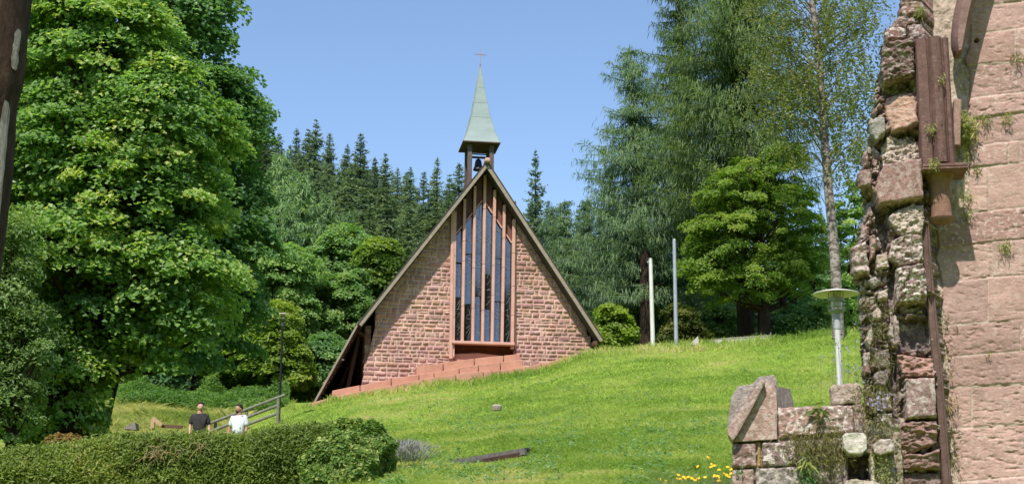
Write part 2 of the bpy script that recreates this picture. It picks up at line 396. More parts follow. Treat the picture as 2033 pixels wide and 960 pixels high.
# ------------------------------------------------------------------ foliage helpers
def leaf_mesh(c, nv, L, W, rng=RNG, fold=.25, axis=None):
    """diamond leaves at c with normals nv"""
    n = len(c); nv = nrm(nv)
    a = rng.normal(size=(n, 3)) if axis is None else axis
    a = nrm(a - nv * np.sum(a * nv, 1, keepdims=True)); s = np.cross(nv, a)
    L = np.broadcast_to(L, n)[:, None]; W = np.broadcast_to(W, n)[:, None]
    V = np.stack([c - a * L / 2, c + s * W / 2 + nv * W * fold - a * L * .08, c + a * L / 2, c - s * W / 2 + nv * W * fold - a * L * .08], 1).reshape(-1, 3)
    return V
def quads(n, off=0): return (np.arange(n * 4) + off).reshape(-1, 4)
def leaves(name, c, nv, L, W, mat, parent, v, rng=RNG, axis=None, kind=None):
    V = leaf_mesh(c, nv, L, W, rng, axis=axis)
    return mesh_np(name, V, quads(len(c)), mat, parent, {'v': np.repeat(v, 4)})
def rdir(n, rng=RNG):
    return nrm(rng.normal(size=(n, 3)))

def crown_points(blobs, nclump, nleaf, rc, rng, flat=.35, droop=.35, shell=.45, zmin=None, lob=.28):
    vol = np.array([b[3] * b[4] * b[5] for b in blobs]) ** (2 / 3); pr = vol / vol.sum()
    bi = rng.choice(len(blobs), nclump, p=pr); B = np.array(blobs)[bi]
    d = rdir(nclump, rng); d[:, 2] = np.where(rng.random(nclump) < .3, np.abs(d[:, 2]), d[:, 2])
    k = 1 + lob * (fbm(d[:, 0] * 2.3 + B[:, 0], d[:, 1] * 2.3 + B[:, 1], d[:, 2] * 2.3 + bi, seed=11, oct=3) - .5) * 2
    r = (1 - shell * rng.random(nclump) ** 1.5) * k
    cc = B[:, :3] + d * B[:, 3:6] * r[:, None]
    rcs = rc * rng.uniform(.55, 1.3, nclump)
    m_ = nleaf // nclump
    idx = np.repeat(np.arange(nclump), m_); N = len(idx)
    ang = rng.random(N) * 2 * math.pi; rr = np.sqrt(rng.random(N)) * rcs[idx]
    off = np.stack([np.cos(ang) * rr, np.sin(ang) * rr, rng.normal(size=N) * rcs[idx] * flat * .5 - droop * rr ** 2 / rcs[idx]], 1)
    out = nrm((d * np.array([1, 1, .6])))
    # tilt each spray with its outward direction
    off[:, 2] += -np.sum(off[:, :2] * out[idx, :2], 1) * .35
    p = cc[idx] + off
    nv = np.array([0, 0, 1.0]) * .8 + out[idx] * .55 + rng.normal(size=(N, 3)) * .42
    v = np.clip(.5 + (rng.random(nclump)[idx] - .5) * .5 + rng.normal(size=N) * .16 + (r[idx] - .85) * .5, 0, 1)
    if zmin is not None:
        keep = p[:, 2] > zmin; p, nv, v = p[keep], nv[keep], v[keep]
    return p, nv, v, cc

def limbs(mb, base, top, r, cc, rng, nl=22, wob=.15, n=9):
    base = np.array(base, float); top = np.array(top, float)
    t = np.linspace(0, 1, n)[:, None]; pts = base + (top - base) * t
    pts[1:-1, :2] += rng.normal(size=(n - 2, 2)) * wob
    rr = r * (1 - .8 * np.linspace(0, 1, n)); rr[0] *= 1.25
    mb.tube(pts, rr, 9)
    if len(cc):
        for i in rng.choice(len(cc), min(nl, len(cc)), replace=False):
            e = cc[i]; h = np.clip((e[2] - base[2]) / max(top[2] - base[2], .1) * .8 - .05, .18, .93)
            s = np.array([np.interp(h, t[:, 0], pts[:, k]) for k in range(3)])
            mid = (s + e) / 2 + np.array([0, 0, -.08 * np.linalg.norm(e - s)])
            ri = r * (1 - .8 * h) * .38
            mb.tube([s, mid, e], [ri, ri * .6, ri * .2], 5, False)

def broadleaf(name, label, cat, px, D, blobs_px, r, nclump, nleaf, rc, L, mat, bark='bark', group=None, seed=0, flat=.35, droop=.35, shell=.45,
              base=None, zmin=None, cut=None, nl=22, depth=1.0, wl=.75, lob=.28, lean=0.0, topf=.8):
    """blobs_px: (px, py, rx px, ry px[, depth offset m]) of the crown at depth D"""
    rng = np.random.default_rng(seed + 100)
    x = P(px, 700, D)[0]; z0 = gz(x, D) - .1
    bl = []
    for bq in blobs_px:
        dd = bq[4] if len(bq) > 4 else 0
        c = P(bq[0], bq[1], D + dd); k = (D + dd) / F
        bl.append((c[0], c[1], c[2], bq[2] * k, bq[2] * k * depth, bq[3] * k))
    p, nv, v, cc = crown_points(bl, nclump, nleaf, rc, rng, flat, droop, shell, zmin if zmin is not None else z0 + .15, lob)
    if cut is not None:
        k_ = ~cut(p); p, nv, v = p[k_], nv[k_], v[k_]
    t = thing(name, label, cat, (x, D, z0), group)
    zt = max(b[2] + b[5] * .75 for b in bl); zc = np.mean([b[0] for b in bl])
    mb = MB(); limbs(mb, (x, D, z0), (x * (1 - topf) + zc * topf + lean, D, zt), r, cc, rng, nl)
    mb.build('trunk', M[bark], t, smooth=True)
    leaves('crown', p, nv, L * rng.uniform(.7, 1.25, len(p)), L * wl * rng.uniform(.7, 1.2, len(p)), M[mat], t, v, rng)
    return t

# conifer: needle sprays on whorled branches, built about the origin
def conifer_parts(h, rbase, nwh, per, seed, droop=.35, twig=.5, style='spruce', h0=.06, dens=1.0, wid=.10):
    rng = np.random.default_rng(seed); cs = []; nv = []; ax = []; Ls = []; Ws = []; vs = []
    mb = MB(); mb.tube([(0, 0, 0), (rng.normal() * .03, 0, h * .5), (0, 0, h)], [h * .013 + .04, h * .008 + .02, .012], 7)
    for i in range(nwh):
        f = h0 + (1 - h0) * (i + rng.uniform(-.3, .3)) / nwh; f = min(max(f, h0), .995)
        z = h * f; lobe = 1 + .35 * math.sin(i * .9 + seed) ; R = rbase * (1 - f) ** (.72 if style == 'spruce' else .6) * rng.uniform(.75, 1.1) + .10
        for k in range(per):
            if rng.random() < .08: continue
            a = 2 * math.pi * (k + rng.uniform(-.4, .4)) / per + i * 1.3; Rk = R * rng.uniform(.5, 1.15) * (1 if style == 'spruce' else (.72 + .5 * float(vnoise(np.array([a * 1.1]), np.array([f * 9.0]), seed=seed)[0]))); z = h * min(f + rng.uniform(-.5, .5) * (1 - h0) / nwh, .997)
            dr = np.array([math.cos(a), math.sin(a), 0]); sd = np.array([-dr[1], dr[0], 0])
            n = max(3, int(Rk / .22 * dens))
            t = (np.arange(n) + rng.random(n) * .8) / n
            dz = -droop * Rk * np.sin(t * 2.0) + (.18 * Rk * t ** 3 if style != 'droop' else .10 * Rk * t ** 3)
            if f > .8: dz = dz * .2 + t * Rk * .35
            pts = np.array([0, 0, z]) + dr * (Rk * t)[:, None] + np.array([0, 0, 1]) * dz[:, None]
            if Rk > .8:
                mb.tube([(0, 0, z), pts[n // 2], pts[-1]], [.012 + Rk * .009, .010 + Rk * .004, .006], 4, False)
            for q in range(n):
                sw = Rk * .42 * (1 - t[q]) ** .6 * (.35 + min(1, t[q] * 3)) + .06
                if style == 'spruce':
                    for sgn in (-1, 1):
                        l = min(twig, sw) * rng.uniform(.7, 1.25); d = nrm(sd * sgn + dr * rng.uniform(.4, 1.0) + np.array([0, 0, rng.uniform(-.35, .1)]))
                        cs.append(pts[q] + d * l / 2); ax.append(d); nv.append(np.array([0, 0, 1]) + rng.normal(size=3) * .4)
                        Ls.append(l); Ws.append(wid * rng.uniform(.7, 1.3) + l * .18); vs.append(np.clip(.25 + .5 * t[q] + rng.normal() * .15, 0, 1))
                else:
                    m_ = 5 if style == 'larch' else 9
                    for _ in range(m_):
                        l = twig * rng.uniform(.4, 1.2) * (.5 + .5 * min(1, Rk)); o = sd * rng.normal() * sw * .6
                        d = nrm(sd * rng.normal() * .22 + dr * rng.uniform(-.1, .45) + np.array([0, 0, -1 if style == 'droop' else -.55]))
                        st = pts[q] + o + dr * rng.normal() * .12
                        cs.append(st + d * l / 2); ax.append(d); nv.append(nrm(dr + sd * rng.normal() * .8 + np.array([0, 0, .5])))
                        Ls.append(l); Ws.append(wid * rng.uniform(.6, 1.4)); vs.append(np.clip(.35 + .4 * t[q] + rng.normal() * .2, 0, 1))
                    # upper sprays coloured brighter, as if lit, so the branches read as layers
                    d = nrm(dr + sd * rng.normal() * .6 + np.array([0, 0, rng.uniform(-.1, .3)])); l = twig * .6
                    cs.append(pts[q] + d * l / 2); ax.append(d); nv.append(np.array([0, 0, 1]) + rng.normal(size=3) * .5)
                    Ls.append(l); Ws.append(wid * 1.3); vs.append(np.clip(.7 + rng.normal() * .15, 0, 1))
                    for sg in (-1, 1, -1, 1):
                        d = nrm(dr * rng.uniform(.2, .8) + sd * sg + np.array([0, 0, rng.uniform(-.3, .15)])); l = min(twig * 1.2, sw) * rng.uniform(.7, 1.3)
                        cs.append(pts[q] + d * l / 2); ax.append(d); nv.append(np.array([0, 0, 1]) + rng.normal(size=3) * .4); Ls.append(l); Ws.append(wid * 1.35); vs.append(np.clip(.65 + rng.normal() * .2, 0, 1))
    cs, nv, ax = map(np.array, (cs, nv, ax)); V = leaf_mesh(cs, nv, np.array(Ls), np.array(Ws), rng, .12, ax)
    return mb, V, np.array(vs)
def conifer_proto(name, cat, label, group, h, rbase, nwh, per, seed, mat, bark='bark', **k):
    mb, V, vs = conifer_parts(h, rbase, nwh, per, seed, **k)
    t = thing(name, label, cat, (0, 0, 0), group)
    mb.build('trunk', M[bark], t, smooth=True)
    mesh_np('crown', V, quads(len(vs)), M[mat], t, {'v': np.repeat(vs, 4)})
    return t
def kids(o): return [c for c in bpy.data.objects if c.parent == o]
def dup(root, ks, loc, rz, sc, label=None, group=None):
    r = root.copy(); COL.objects.link(r); r.location = loc; r.rotation_euler = (0, 0, rz); r.scale = sc
    if label: r['label'] = label
    if group: r['group'] = group
    for c in ks:
        d = c.copy(); COL.objects.link(d); d.parent = r
    return r

# ------------------------------------------------------------------ relief walls (stone by stone height fields)
def poly_sd(u, v, poly):
    """positive inside"""
    poly = np.asarray(poly, float); n = len(poly); d = np.full(u.shape, 1e9); ins = np.zeros(u.shape, bool)
    for i in range(n):
        a = poly[i]; b_ = poly[(i + 1) % n]; e = b_ - a; w0 = u - a[0]; w1 = v - a[1]
        t = np.clip((w0 * e[0] + w1 * e[1]) / max(e @ e, 1e-12), 0, 1)
        d = np.minimum(d, np.hypot(w0 - e[0] * t, w1 - e[1] * t))
        c = (a[1] > v) != (b_[1] > v)
        with np.errstate(divide='ignore', invalid='ignore'):
            ins ^= c & (u < (b_[0] - a[0]) * (v - a[1]) / (b_[1] - a[1] if b_[1] != a[1] else 1e-12) + a[0])
    return np.where(ins, d, -d)
def relief(name, O, U, V_, N, u, v, H, col, lich, mask, mat, parent, back=.3, smooth=False, shift=0.0):
    """u, v, H: 2-D grids. N points to the viewer."""
    nv_, nu_ = u.shape
    Pt = O + u[..., None] * U + v[..., None] * V_ + H[..., None] * N
    idx = np.arange(nu_ * nv_).reshape(nv_, nu_)
    a = idx[:-1, :-1]; q = np.stack([a, a + 1, a + 1 + nu_, a + nu_], -1)
    mq = mask[:-1, :-1] & mask[1:, :-1] & mask[:-1, 1:] & mask[1:, 1:]
    Q = q[mq]
    # border edges: used by one face only
    E = np.concatenate([Q[:, [0, 1]], Q[:, [1, 2]], Q[:, [2, 3]], Q[:, [3, 0]]])
    key = np.minimum(E[:, 0], E[:, 1]).astype(np.int64) * (nu_ * nv_) + np.maximum(E[:, 0], E[:, 1])
    _, inv, cnt = np.unique(key, return_inverse=True, return_counts=True)
    B = E[cnt[inv] == 1]
    used = np.unique(Q); rm = np.full(nu_ * nv_, -1); rm[used] = np.arange(len(used))
    Vt = Pt.reshape(-1, 3)[used]; cu = col.reshape(-1, 3)[used]; lu = lich.reshape(-1)[used]
    bu = np.unique(B); rb = np.full(nu_ * nv_, -1); rb[bu] = np.arange(len(bu)) + len(used)
    flat = O + u.reshape(-1)[bu][:, None] * U + v.reshape(-1)[bu][:, None] * V_ - N * back + U * shift
    Vt = np.concatenate([Vt, flat]); cu = np.concatenate([cu, col.reshape(-1, 3)[bu]]); lu = np.concatenate([lu, lich.reshape(-1)[bu] * 0])
    S = np.stack([rm[B[:, 1]], rm[B[:, 0]], rb[B[:, 0]], rb[B[:, 1]]], 1)
    return mesh_np(name, Vt, [rm[Q], S] if False else np.concatenate([rm[Q], S]), mat, parent, {'Col': cu, 'Lich': lu}, smooth)
def grid(u0_, u1_, v0_, v1_, res):
    return np.meshgrid(np.arange(u0_, u1_ + res, res), np.arange(v0_, v1_ + res, res))

# unseen hill added behind the viewer, its height shaped for the window's reflection
def reflection_hill():
    xs = np.linspace(-420, 420, 140); ys = np.linspace(-330, -62, 60); X, Y = np.meshgrid(xs, ys)
    t = np.clip((-Y - 66) / 120, 0, 1); Z = -1.7 + 68 * t ** .9 + (fbm(X / 9, Y / 9, seed=201, oct=4) - .5) * 16 * np.clip(t * 8, 0, 1) + 14 * (fbm(X / 70, Y / 90, seed=4) - .5)
    a = np.arange(59)[:, None] * 140 + np.arange(139)[None]
    o = mesh_np('reflection_hillside', np.stack([X, Y, Z], -1).reshape(-1, 3), np.stack([a, a + 1, a + 141, a + 140], -1).reshape(-1, 4), M['forest_floor'])
    tag(o, 'unseen dark slope added behind the viewer for the window to reflect', kind='structure')
reflection_hill()
# ================================================================== the chapel
s_ = .16; c_ = math.sqrt(1 - s_ * s_)
CX = np.array([c_, s_, 0]); CN = np.array([s_, -c_, 0]); CZ = np.array([0, 0, 1.0])
CO = P(967, 700, 52.0); CO[2] = 0
def loc(px, py, off=0.0):
    p = on_plane(px, py, CO + CN * off, CN) - CO - CN * off; return np.array([p @ CX, p[2]])
def wl(x, z, off=0.0): return CO + CX * x + CZ * z + CN * off
def wall_noise_col(u, v, rng): pass
chapel = thing('chapel', 'steep gabled sandstone chapel with tall finned window and a slender belfry', 'chapel', tuple(wl(0, gz(CO[0], CO[1]))))
OV = .68
A = loc(967, 318, OV); Lf = loc(710, 641, OV); Rf = loc(1199, 673, OV)
th = .17
def offs(a, b_, d):              # shift line a-b inward (down) by d, return normal
    e = nrm(b_ - a); n_ = np.array([e[1], -e[0]]);
    return n_ if n_[1] < 0 else -n_
nL = offs(Lf, A, th); nR = offs(A, Rf, th)
def isect(p, d, q, e):
    m_ = np.array([d, -e]).T; t = np.linalg.solve(m_, q - p); return p + d * t[0]
dL = nrm(A - Lf); dR = nrm(Rf - A)
Ai = isect(Lf + nL * th, dL, Rf + nR * th, dR)
def slab(mb, poly, off0, off1):
    mb.prism([wl(p[0], p[1], off0) for p in poly], -CN * (off0 - off1))
# roof slabs (dark covering over a pale verge board)
roof = MB()
slab(roof, [Lf, A, Ai, Lf + nL * th], OV - .05, -13.5)
slab(roof, [A, Rf, Rf + nR * th, Ai], OV - .05, -13.5)
roof_o = roof.build('roof', M['roof_dark'], chapel)
def verge(a, b_, n_, name='verge_board'):
    mb = MB(); k = .045
    slab(mb, [a + n_ * k, b_ + n_ * k, b_ + n_ * (th + .004), a + n_ * (th + .004)], OV + .012, OV - .047)
    mb.build(name, M['roof_wood'], roof_o)
e = .04
verge(Lf, A - dL * .06, nL); verge(A + dR * .06, Rf, nR)
mb = MB()
slab(mb, [Lf + nL * .002 - dL * .02, A, A + nL * .043, Lf + nL * .043 - dL * .02], OV + .03, OV - .04)
mb.build('roof_edge_strip', M['roof_dark'], roof_o)
mb = MB()
slab(mb, [A, Rf + dR * .02, Rf + dR * .02 + nR * .043, A + nR * .043], OV + .03, OV - .04)
mb.build('roof_edge_strip', M['roof_dark'], roof_o)
# ridge cap stone at the tip
mb = MB(); mb.box(wl(A[0], A[1] - .03, OV - .05), (.20, .5, .16), CX, CN, CZ, .05); mb.build('ridge_cap', M['fin'], roof_o)
# left skirt roof below the kink
SO = .34; S0 = loc(708, 645, SO); S1 = loc(622, 800, SO)
dS = nrm(S1 - S0); nS = np.array([-dS[1], dS[0]]);  nS = nS if nS[0] > 0 else -nS
mb = MB(); slab(mb, [S0 - dS * .25, S1, S1 + nS * .10, S0 - dS * .25 + nS * .10], SO - .02, -13)
sk = mb.build('skirt_roof', M['wood_red'], chapel)
mb = MB(); slab(mb, [S0 - dS * .15 - nS * .02, S1 - nS * .02, S1 + nS * .05, S0 - dS * .15 + nS * .05], SO + .05, SO - .017)
mb.build('verge_board', M['roof_wood'], sk)
Ls = np.linalg.norm(S1 - S0)
for i in range(15):              # battens seen under the skirt
    q = S0 + dS * (Ls * (i + .6) / 15) + nS * .125
    mb = MB(); mb.bar(wl(q[0], q[1], SO - .04), wl(q[0], q[1], -12), .045, .05); mb.build('batten', M['wood_dark'], sk)
# right eave shelter: closes the dark gap beside the wall
Rg0 = loc(1190, 668, 0); mb = MB()
q = Rf + nR * th
mb.bar(wl(q[0] - .15, q[1] - .02, OV - .12), wl(q[0] - .15, q[1] - .02, -12), .14, .14)
mb.build('eave_beam', M['wood_red'], chapel)
# facade wall: a field of pillow-faced blocks
FL = [(716, 775), (744.5, 648), (744.5, 560)]
fac = [loc(716, 800), loc(716, 770), loc(744.5, 648), None, None, None, loc(1165.5, 664), loc(1173, 667), loc(1176, 780), loc(967, 800)]
pl = isect(loc(744.5, 648), loc(744.5, 540) - loc(744.5, 648), Lf + nL * (th - .02), dL)
pr_ = isect(loc(1165, 664), loc(1165, 560) - loc(1165, 664), Rf + nR * (th - .02), dR)
Ai2 = isect(Lf + nL * (th - .02), dL, Rf + nR * (th - .02), dR)
fac[3] = pl; fac[4] = Ai2; fac[5] = pr_
win = [loc(902, 722), loc(907, 395), loc(965, 320) + np.array([0, .6]), loc(1019.5, 398), loc(1020.5, 700), loc(1020, 730), loc(960, 760)]
res = .021
allp = np.array(fac)
U_, Vv = grid(allp[:, 0].min(), allp[:, 0].max(), allp[:, 1].min(), allp[:, 1].max(), res)
fs = poly_sd(U_, Vv, fac); ws = poly_sd(U_, Vv, win)
def blocks(U_, Vv, seed, cm=(.13, .22), bw=(.15, .47), joint=.013, prot=.045, split=.22):
    rng = np.random.default_rng(seed); H = np.zeros(U_.shape) ; col = np.tile(np.array([.60, .42, .345]), U_.shape + (1,)); lich = np.zeros(U_.shape)
    v = Vv.min() - .1; u_lo, u_hi = U_.min() - .5, U_.max() + .5
    palette = np.array([(.40, .235, .195), (.38, .21, .175), (.36, .205, .18), (.42, .25, .21), (.38, .225, .195), (.345, .195, .17), (.41, .235, .19)])
    while v < Vv.max():
        h = rng.uniform(*cm); u = u_lo - rng.uniform(0, .4)
        rows = (Vv[:, 0] >= v - .01) & (Vv[:, 0] <= v + h + .01)
        r0_, r1_ = np.where(rows)[0][[0, -1]] if rows.any() else (0, -1)
        while u < u_hi:
            b_ = rng.uniform(*bw); parts = [(u, v, b_, h)]
            if rng.random() < split and h > .17:
                k = rng.uniform(.4, .6) * h; parts = [(u, v, b_, k), (u, v + k, b_, h - k)]
            elif rng.random() < .15: parts = [(u, v, b_ * .4, h), (u + b_ * .4, v, b_ * .6, h)]
            for (a, c, wd, ht) in parts:
                i0 = max(0, int((a - U_[0, 0]) / res) - 1); i1 = min(U_.shape[1], int((a + wd - U_[0, 0]) / res) + 2)
                j0 = max(0, int((c - Vv[0, 0]) / res) - 1); j1 = min(U_.shape[0], int((c + ht - Vv[0, 0]) / res) + 2)
                if i1 <= i0 or j1 <= j0: continue
                uu = U_[j0:j1, i0:i1]; vv = Vv[j0:j1, i0:i1]
                jx, jy = joint * rng.uniform(.6, 1.5), joint * rng.uniform(.6, 1.5)
                wob = (vnoise(uu * 9, vv * 9, seed=int(rng.integers(1e5))) - .5) * .02
                d = np.minimum(np.minimum(uu - a - jx, a + wd - jx - uu), np.minimum(vv - c - jy, c + ht - jy - vv)) + wob
                p_ = prot * rng.uniform(.5, 1.35); cx = (vv - c) / ht
                hh = p_ * (1 - np.exp(-np.clip(d, 0, None) / .022)) + (fbm(uu * 8, vv * 8, seed=int(rng.integers(1e5)), oct=3) - .5) * .05 * np.clip(d / .04, 0, 1)
                m_ = d > 0
                cl = palette[rng.integers(len(palette))] * rng.uniform(.92, 1.14) * np.array([1, rng.uniform(.93, 1.06), rng.uniform(.9, 1.1)])
                H[j0:j1, i0:i1] = np.where(m_, np.maximum(hh, .004), H[j0:j1, i0:i1])
                col[j0:j1, i0:i1] = np.where(m_[..., None], cl, col[j0:j1, i0:i1])
                lich[j0:j1, i0:i1] = np.where(m_, rng.uniform(0, .5), lich[j0:j1, i0:i1])
            u += b_
        v += h
    return H, col, lich
H, colr, lich = blocks(U_, Vv, 3, prot=.05)
H += (Vv * 0)
relief('facade_wall', CO, CX, CZ, CN, U_, Vv, H, colr, lich, (fs > 0) & (ws < 0), M['chapelstone'], chapel, back=.35, smooth=True)
# left return wall, its stone coloured darker for the skirt's shade, and timber posts
xl = loc(724, 760)[0]; zb = loc(716, 800)[1]; zt_ = roofz(xl, .0) - .02 if False else min(S0[1] + .1, 99)
Ur, Vr = grid(0, 11, zb, zt_, .03); res_bak = res; res = .03
Hr, cr, lr = blocks(Ur, Vr, 8); res = res_bak
Hr = Hr * 1.0
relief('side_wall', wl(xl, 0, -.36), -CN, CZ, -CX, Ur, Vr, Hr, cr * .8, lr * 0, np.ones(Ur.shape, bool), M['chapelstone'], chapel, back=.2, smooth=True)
for (pa, pb, of, w0) in (((716, 655), (690, 770), -1.0, .14), ((735, 672), (707, 656), -.45, .11), ((708, 690), (672, 775), -2.4, .14), ((712, 650), (712, 775), -3.2, .16)):
    a = loc(*pa, of); b_ = loc(*pb, of); mb = MB(); mb.bar(wl(a[0], a[1], of), wl(b_[0], b_[1], of), w0, w0, CN, .01); mb.build('timber_strut', M['wood_red'], chapel)
a = loc(680, 713, .1); mb = MB(); mb.box(wl(a[0], a[1], .1), (.10, .14, .06), CX, CN, nrm(CZ - .4 * CX), .01); mb.build('small_white_light', M['white_pole'], chapel)
# back gable so the nave is closed
mb = MB(); slab(mb, [Lf + nL * th, Ai, Rf + nR * th, Rf + nR * th - np.array([0, 3.]), np.array([Lf[0], Rf[1] - 3.])], -12.6, -13.0)
mb.build('rear_gable', M['infill'], chapel)
mb = MB(); xr = loc(1172, 690)[0]
mb.prism([wl(xr, zb, -.36), wl(xr, loc(1172, 667)[1], -.36), wl(xr - .25, loc(1172, 667)[1], -.36), wl(xr - .25, zb, -.36)], -CN * -12 * -1)
mb.build('right_side_wall', M['infill'], chapel)
# ---- window
wx0 = loc(902, 700)[0]; wx1 = loc(1020.5, 690)[0]
zsill = loc(960, 679, .05)[1]
def roofz(x, d):                 # underside of the roof at local x, shifted down by d
    p, e_ = (Lf + nL * (th + d), dL) if x < Ai[0] else (Rf + nR * (th + d), dR)
    return p[1] + (x - p[0]) * e_[1] / e_[0]
window = MB(); GL = -.12
fx = [loc(a, 676, .12)[0] for a in (899.6, 918, 938.5, 958, 977.2, 997, 1017.5)]
fxt = [loc(a, b_, .12)[0] for a, b_ in ((903.5, 420), (923, 395), (943.5, 362), (963.5, 333), (983, 362), (1002, 389), (1021, 416))]
zt0 = [roofz(x, .03) for x in fxt]
frame = thing('tmp', 'x', 'x'); bpy.data.objects.remove(frame)
glass_poly = [(fx[0], zsill), (fx[-1], zsill), (fxt[-1], roofz(fxt[-1], .62)), (Ai[0], roofz(Ai[0] - .001, .62)), (fxt[0], roofz(fxt[0], .62))]
wn = MB(); wn.prism([wl(a, b_, GL - .08) for a, b_ in glass_poly], -CN * .03)
win_o = wn.build('window', M['iron'], chapel)
def pane(i):                     # each tall light is leaded from panels that sit at slightly different angles
    rng = np.random.default_rng(300 + i); mb = MB(); zz = zsill; ztop = zt0[i] if i < 3 else zt0[i + 1]
    while True:
        z2 = zz + rng.uniform(1.1, 2.0); t = lambda z: (z - zsill) / (zt0[i] - zsill)
        x = [fx[i] + (fxt[i] - fx[i]) * t(zz), fx[i + 1] + (fxt[i + 1] - fx[i + 1]) * t(zz), fx[i + 1] + (fxt[i + 1] - fx[i + 1]) * t(z2), fx[i] + (fxt[i] - fx[i]) * t(z2)]
        hL, hR = roofz(x[3], .60), roofz(x[2], .60)
        last = z2 > min(hL, hR)
        zl, zr = (hL, hR) if last else (z2, z2)
        if zl - zz < .02 and zr - zz < .02: break
        up = rng.choice([-.012, -.006, 0, .006, .012, .055]) + (.05 if (i < 2 and zz > zsill + 1.2) else 0); tw = rng.normal() * .006
        pl_ = [(x[0], zz), (x[1], zz), (x[2], max(zr, zz)), (x[3], max(zl, zz))]; zc_ = (zz + max(zl, zr)) / 2; xc_ = (x[0] + x[1]) / 2
        mb.prism([wl(a, b_, GL - (b_ - zc_) * up + (a - xc_) * tw) for a, b_ in pl_], -CN * .02)
        if last: break
        zz = z2
    mb.build('pane', M['glass'], win_o)
for i in range(6): pane(i)
for i in range(7):
    wdt = .12 if i in (0, 6) else .105
    zt = zt0[i] - .02
    zb_ = zsill - (.06 if 0 < i < 6 else (.60 if i == 0 else .22))
    top = np.array([fxt[i], zt]); bot = np.array([fx[i] + (fx[i] - fxt[i]) / (zt - zsill) * (zsill - zb_), zb_])
    n_seg = 4; mb = MB(); zz = np.linspace(0, 1, n_seg + 1); zz[1:-1] += np.random.default_rng(i).uniform(-.07, .07, n_seg - 1)
    for k in range(n_seg):
        a = bot + (top - bot) * (zz[k] + .001); b_ = bot + (top - bot) * (zz[k + 1] - .001)
        mb.bar(wl(a[0], a[1], .03), wl(b_[0], b_[1], .03), wdt, .19, CN, .01)
    mb.build('window_fin', M['fin'], win_o)
    if i < 6:                    # sloping infill between fins, over the glass
        x0, x1 = fxt[i] + .075, fxt[i + 1] - .075
        pts = [(x0, roofz(x0, .60)), (x1, roofz(x1, .60)), (x1, roofz(x1, .0)), (x0, roofz(x0, .0))]
        if i in (2, 3): pass
        mb = MB(); mb.prism([wl(a, b_, GL + .03) for a, b_ in pts], -CN * .05); mb.build('infill_panel', M['infill'], win_o)
        mb = MB(); mb.bar(wl(pts[0][0], pts[0][1], GL + .07), wl(pts[1][0], pts[1][1], GL + .07), .05, .10, CN); mb.build('glass_head', M['fin'], win_o)
        # leaded lines scribbled over each pane
        rng = np.random.default_rng(40 + i); mb = MB(); xa = fx[i]; xb = fx[i + 1]; z0 = zsill + .12
        zc = z0
        while True:
            t = (zc - zsill) / (zt0[i] - zsill); l0 = xa + (fxt[i] - xa) * t + .08; l1 = xb + (fxt[i + 1] - xb) * t - .08
            if zc > min(roofz(l0, .62), roofz(l1, .62)) - .12: break
            a = (rng.uniform(l0, l1), zc); ang = rng.choice([-.5, -.35, .3, .5, 1.2, 1.9]) + rng.normal() * .3; L_ = rng.uniform(.12, .38)
            b_ = (np.clip(a[0] + math.cos(ang) * L_, l0, l1), a[1] + math.sin(ang) * L_)
            a2 = (np.clip(a[0] - math.cos(ang) * L_ * .5, l0, l1), a[1] - math.sin(ang) * L_ * .5)
            mid = ((a2[0] + b_[0]) / 2 + rng.normal() * .02, (a2[1] + b_[1]) / 2 + rng.normal() * .03)
            pts_ = [wl(*a2, GL + .03), wl(*mid, GL + .032), wl(*b_, GL + .03)]
            if np.linalg.norm(pts_[0] - pts_[2]) > .05: mb.tube(pts_, rng.uniform(.003, .007), 4)
            zc += rng.uniform(.10, .30) * (1.3 if t > .75 and i < 2 else 1)
        for k in range(rng.integers(2, 5)):
            zz_ = zsill + (zt0[i] - zsill) * rng.uniform(.05, .85); t = (zz_ - zsill) / (zt0[i] - zsill)
            l0 = xa + (fxt[i] - xa) * t + .07; l1 = xb + (fxt[i + 1] - xb) * t - .07
            if zz_ < min(roofz(l0, .65), roofz(l1, .65)): mb.tube([wl(l0, zz_, GL + .03), wl(l1, zz_ + rng.normal() * .02, GL + .03)], .006, 4)
        mb.build('leaded_lines', M['lead'], win_o)
mb = MB(); mb.bar(wl(fx[0] - .06, zsill - .05, .10), wl(fx[-1] + .06, zsill - .05, .10), .32, .10, CZ, .01)
mb.build('window_sill', M['fin'], win_o)
# left jamb slab, recess below the window
mb = MB(); a = loc(897.5, 415, .06); b_ = loc(893.5, 712, .06); mb.bar(wl(b_[0] + .02, b_[1], .06), wl(a[0] + .02, a[1], .06), .12, .2, CN, .01); mb.build('jamb', M['fin'], win_o)
mb = MB(); a = loc(1022.5, 400, -.02); b_ = loc(1022.5, 700, -.02); mb.bar(wl(b_[0], b_[1], 0), wl(a[0], a[1], 0), .06, .16, CN, .006); mb.build('jamb', M['infill'], win_o)
mb = MB(); mb.prism([wl(wx0 - .05, zb, -.42), wl(wx1 + .05, zb, -.42), wl(wx1 + .05, zsill, -.42), wl(wx0 - .05, zsill, -.42)], -CN * .1)
mb.build('recess_back', M['recess'], chapel)
mb = MB(); zq = [loc(902, 704, -.1)[1], loc(985, 697, -.1)[1]]
mb.prism([wl(wx0, zq[0] - 1, -.1), wl(wx0, zq[0] + .03, -.1), wl((wx0 * .6 + wx1 * .4), zq[0] + .1, -.1), wl(wx1, zq[0] - .02, -.1), wl(wx1, zq[0] - 1, -.1)], -CN * .28)
mb.build('recess_step', M['red_sand'], chapel)
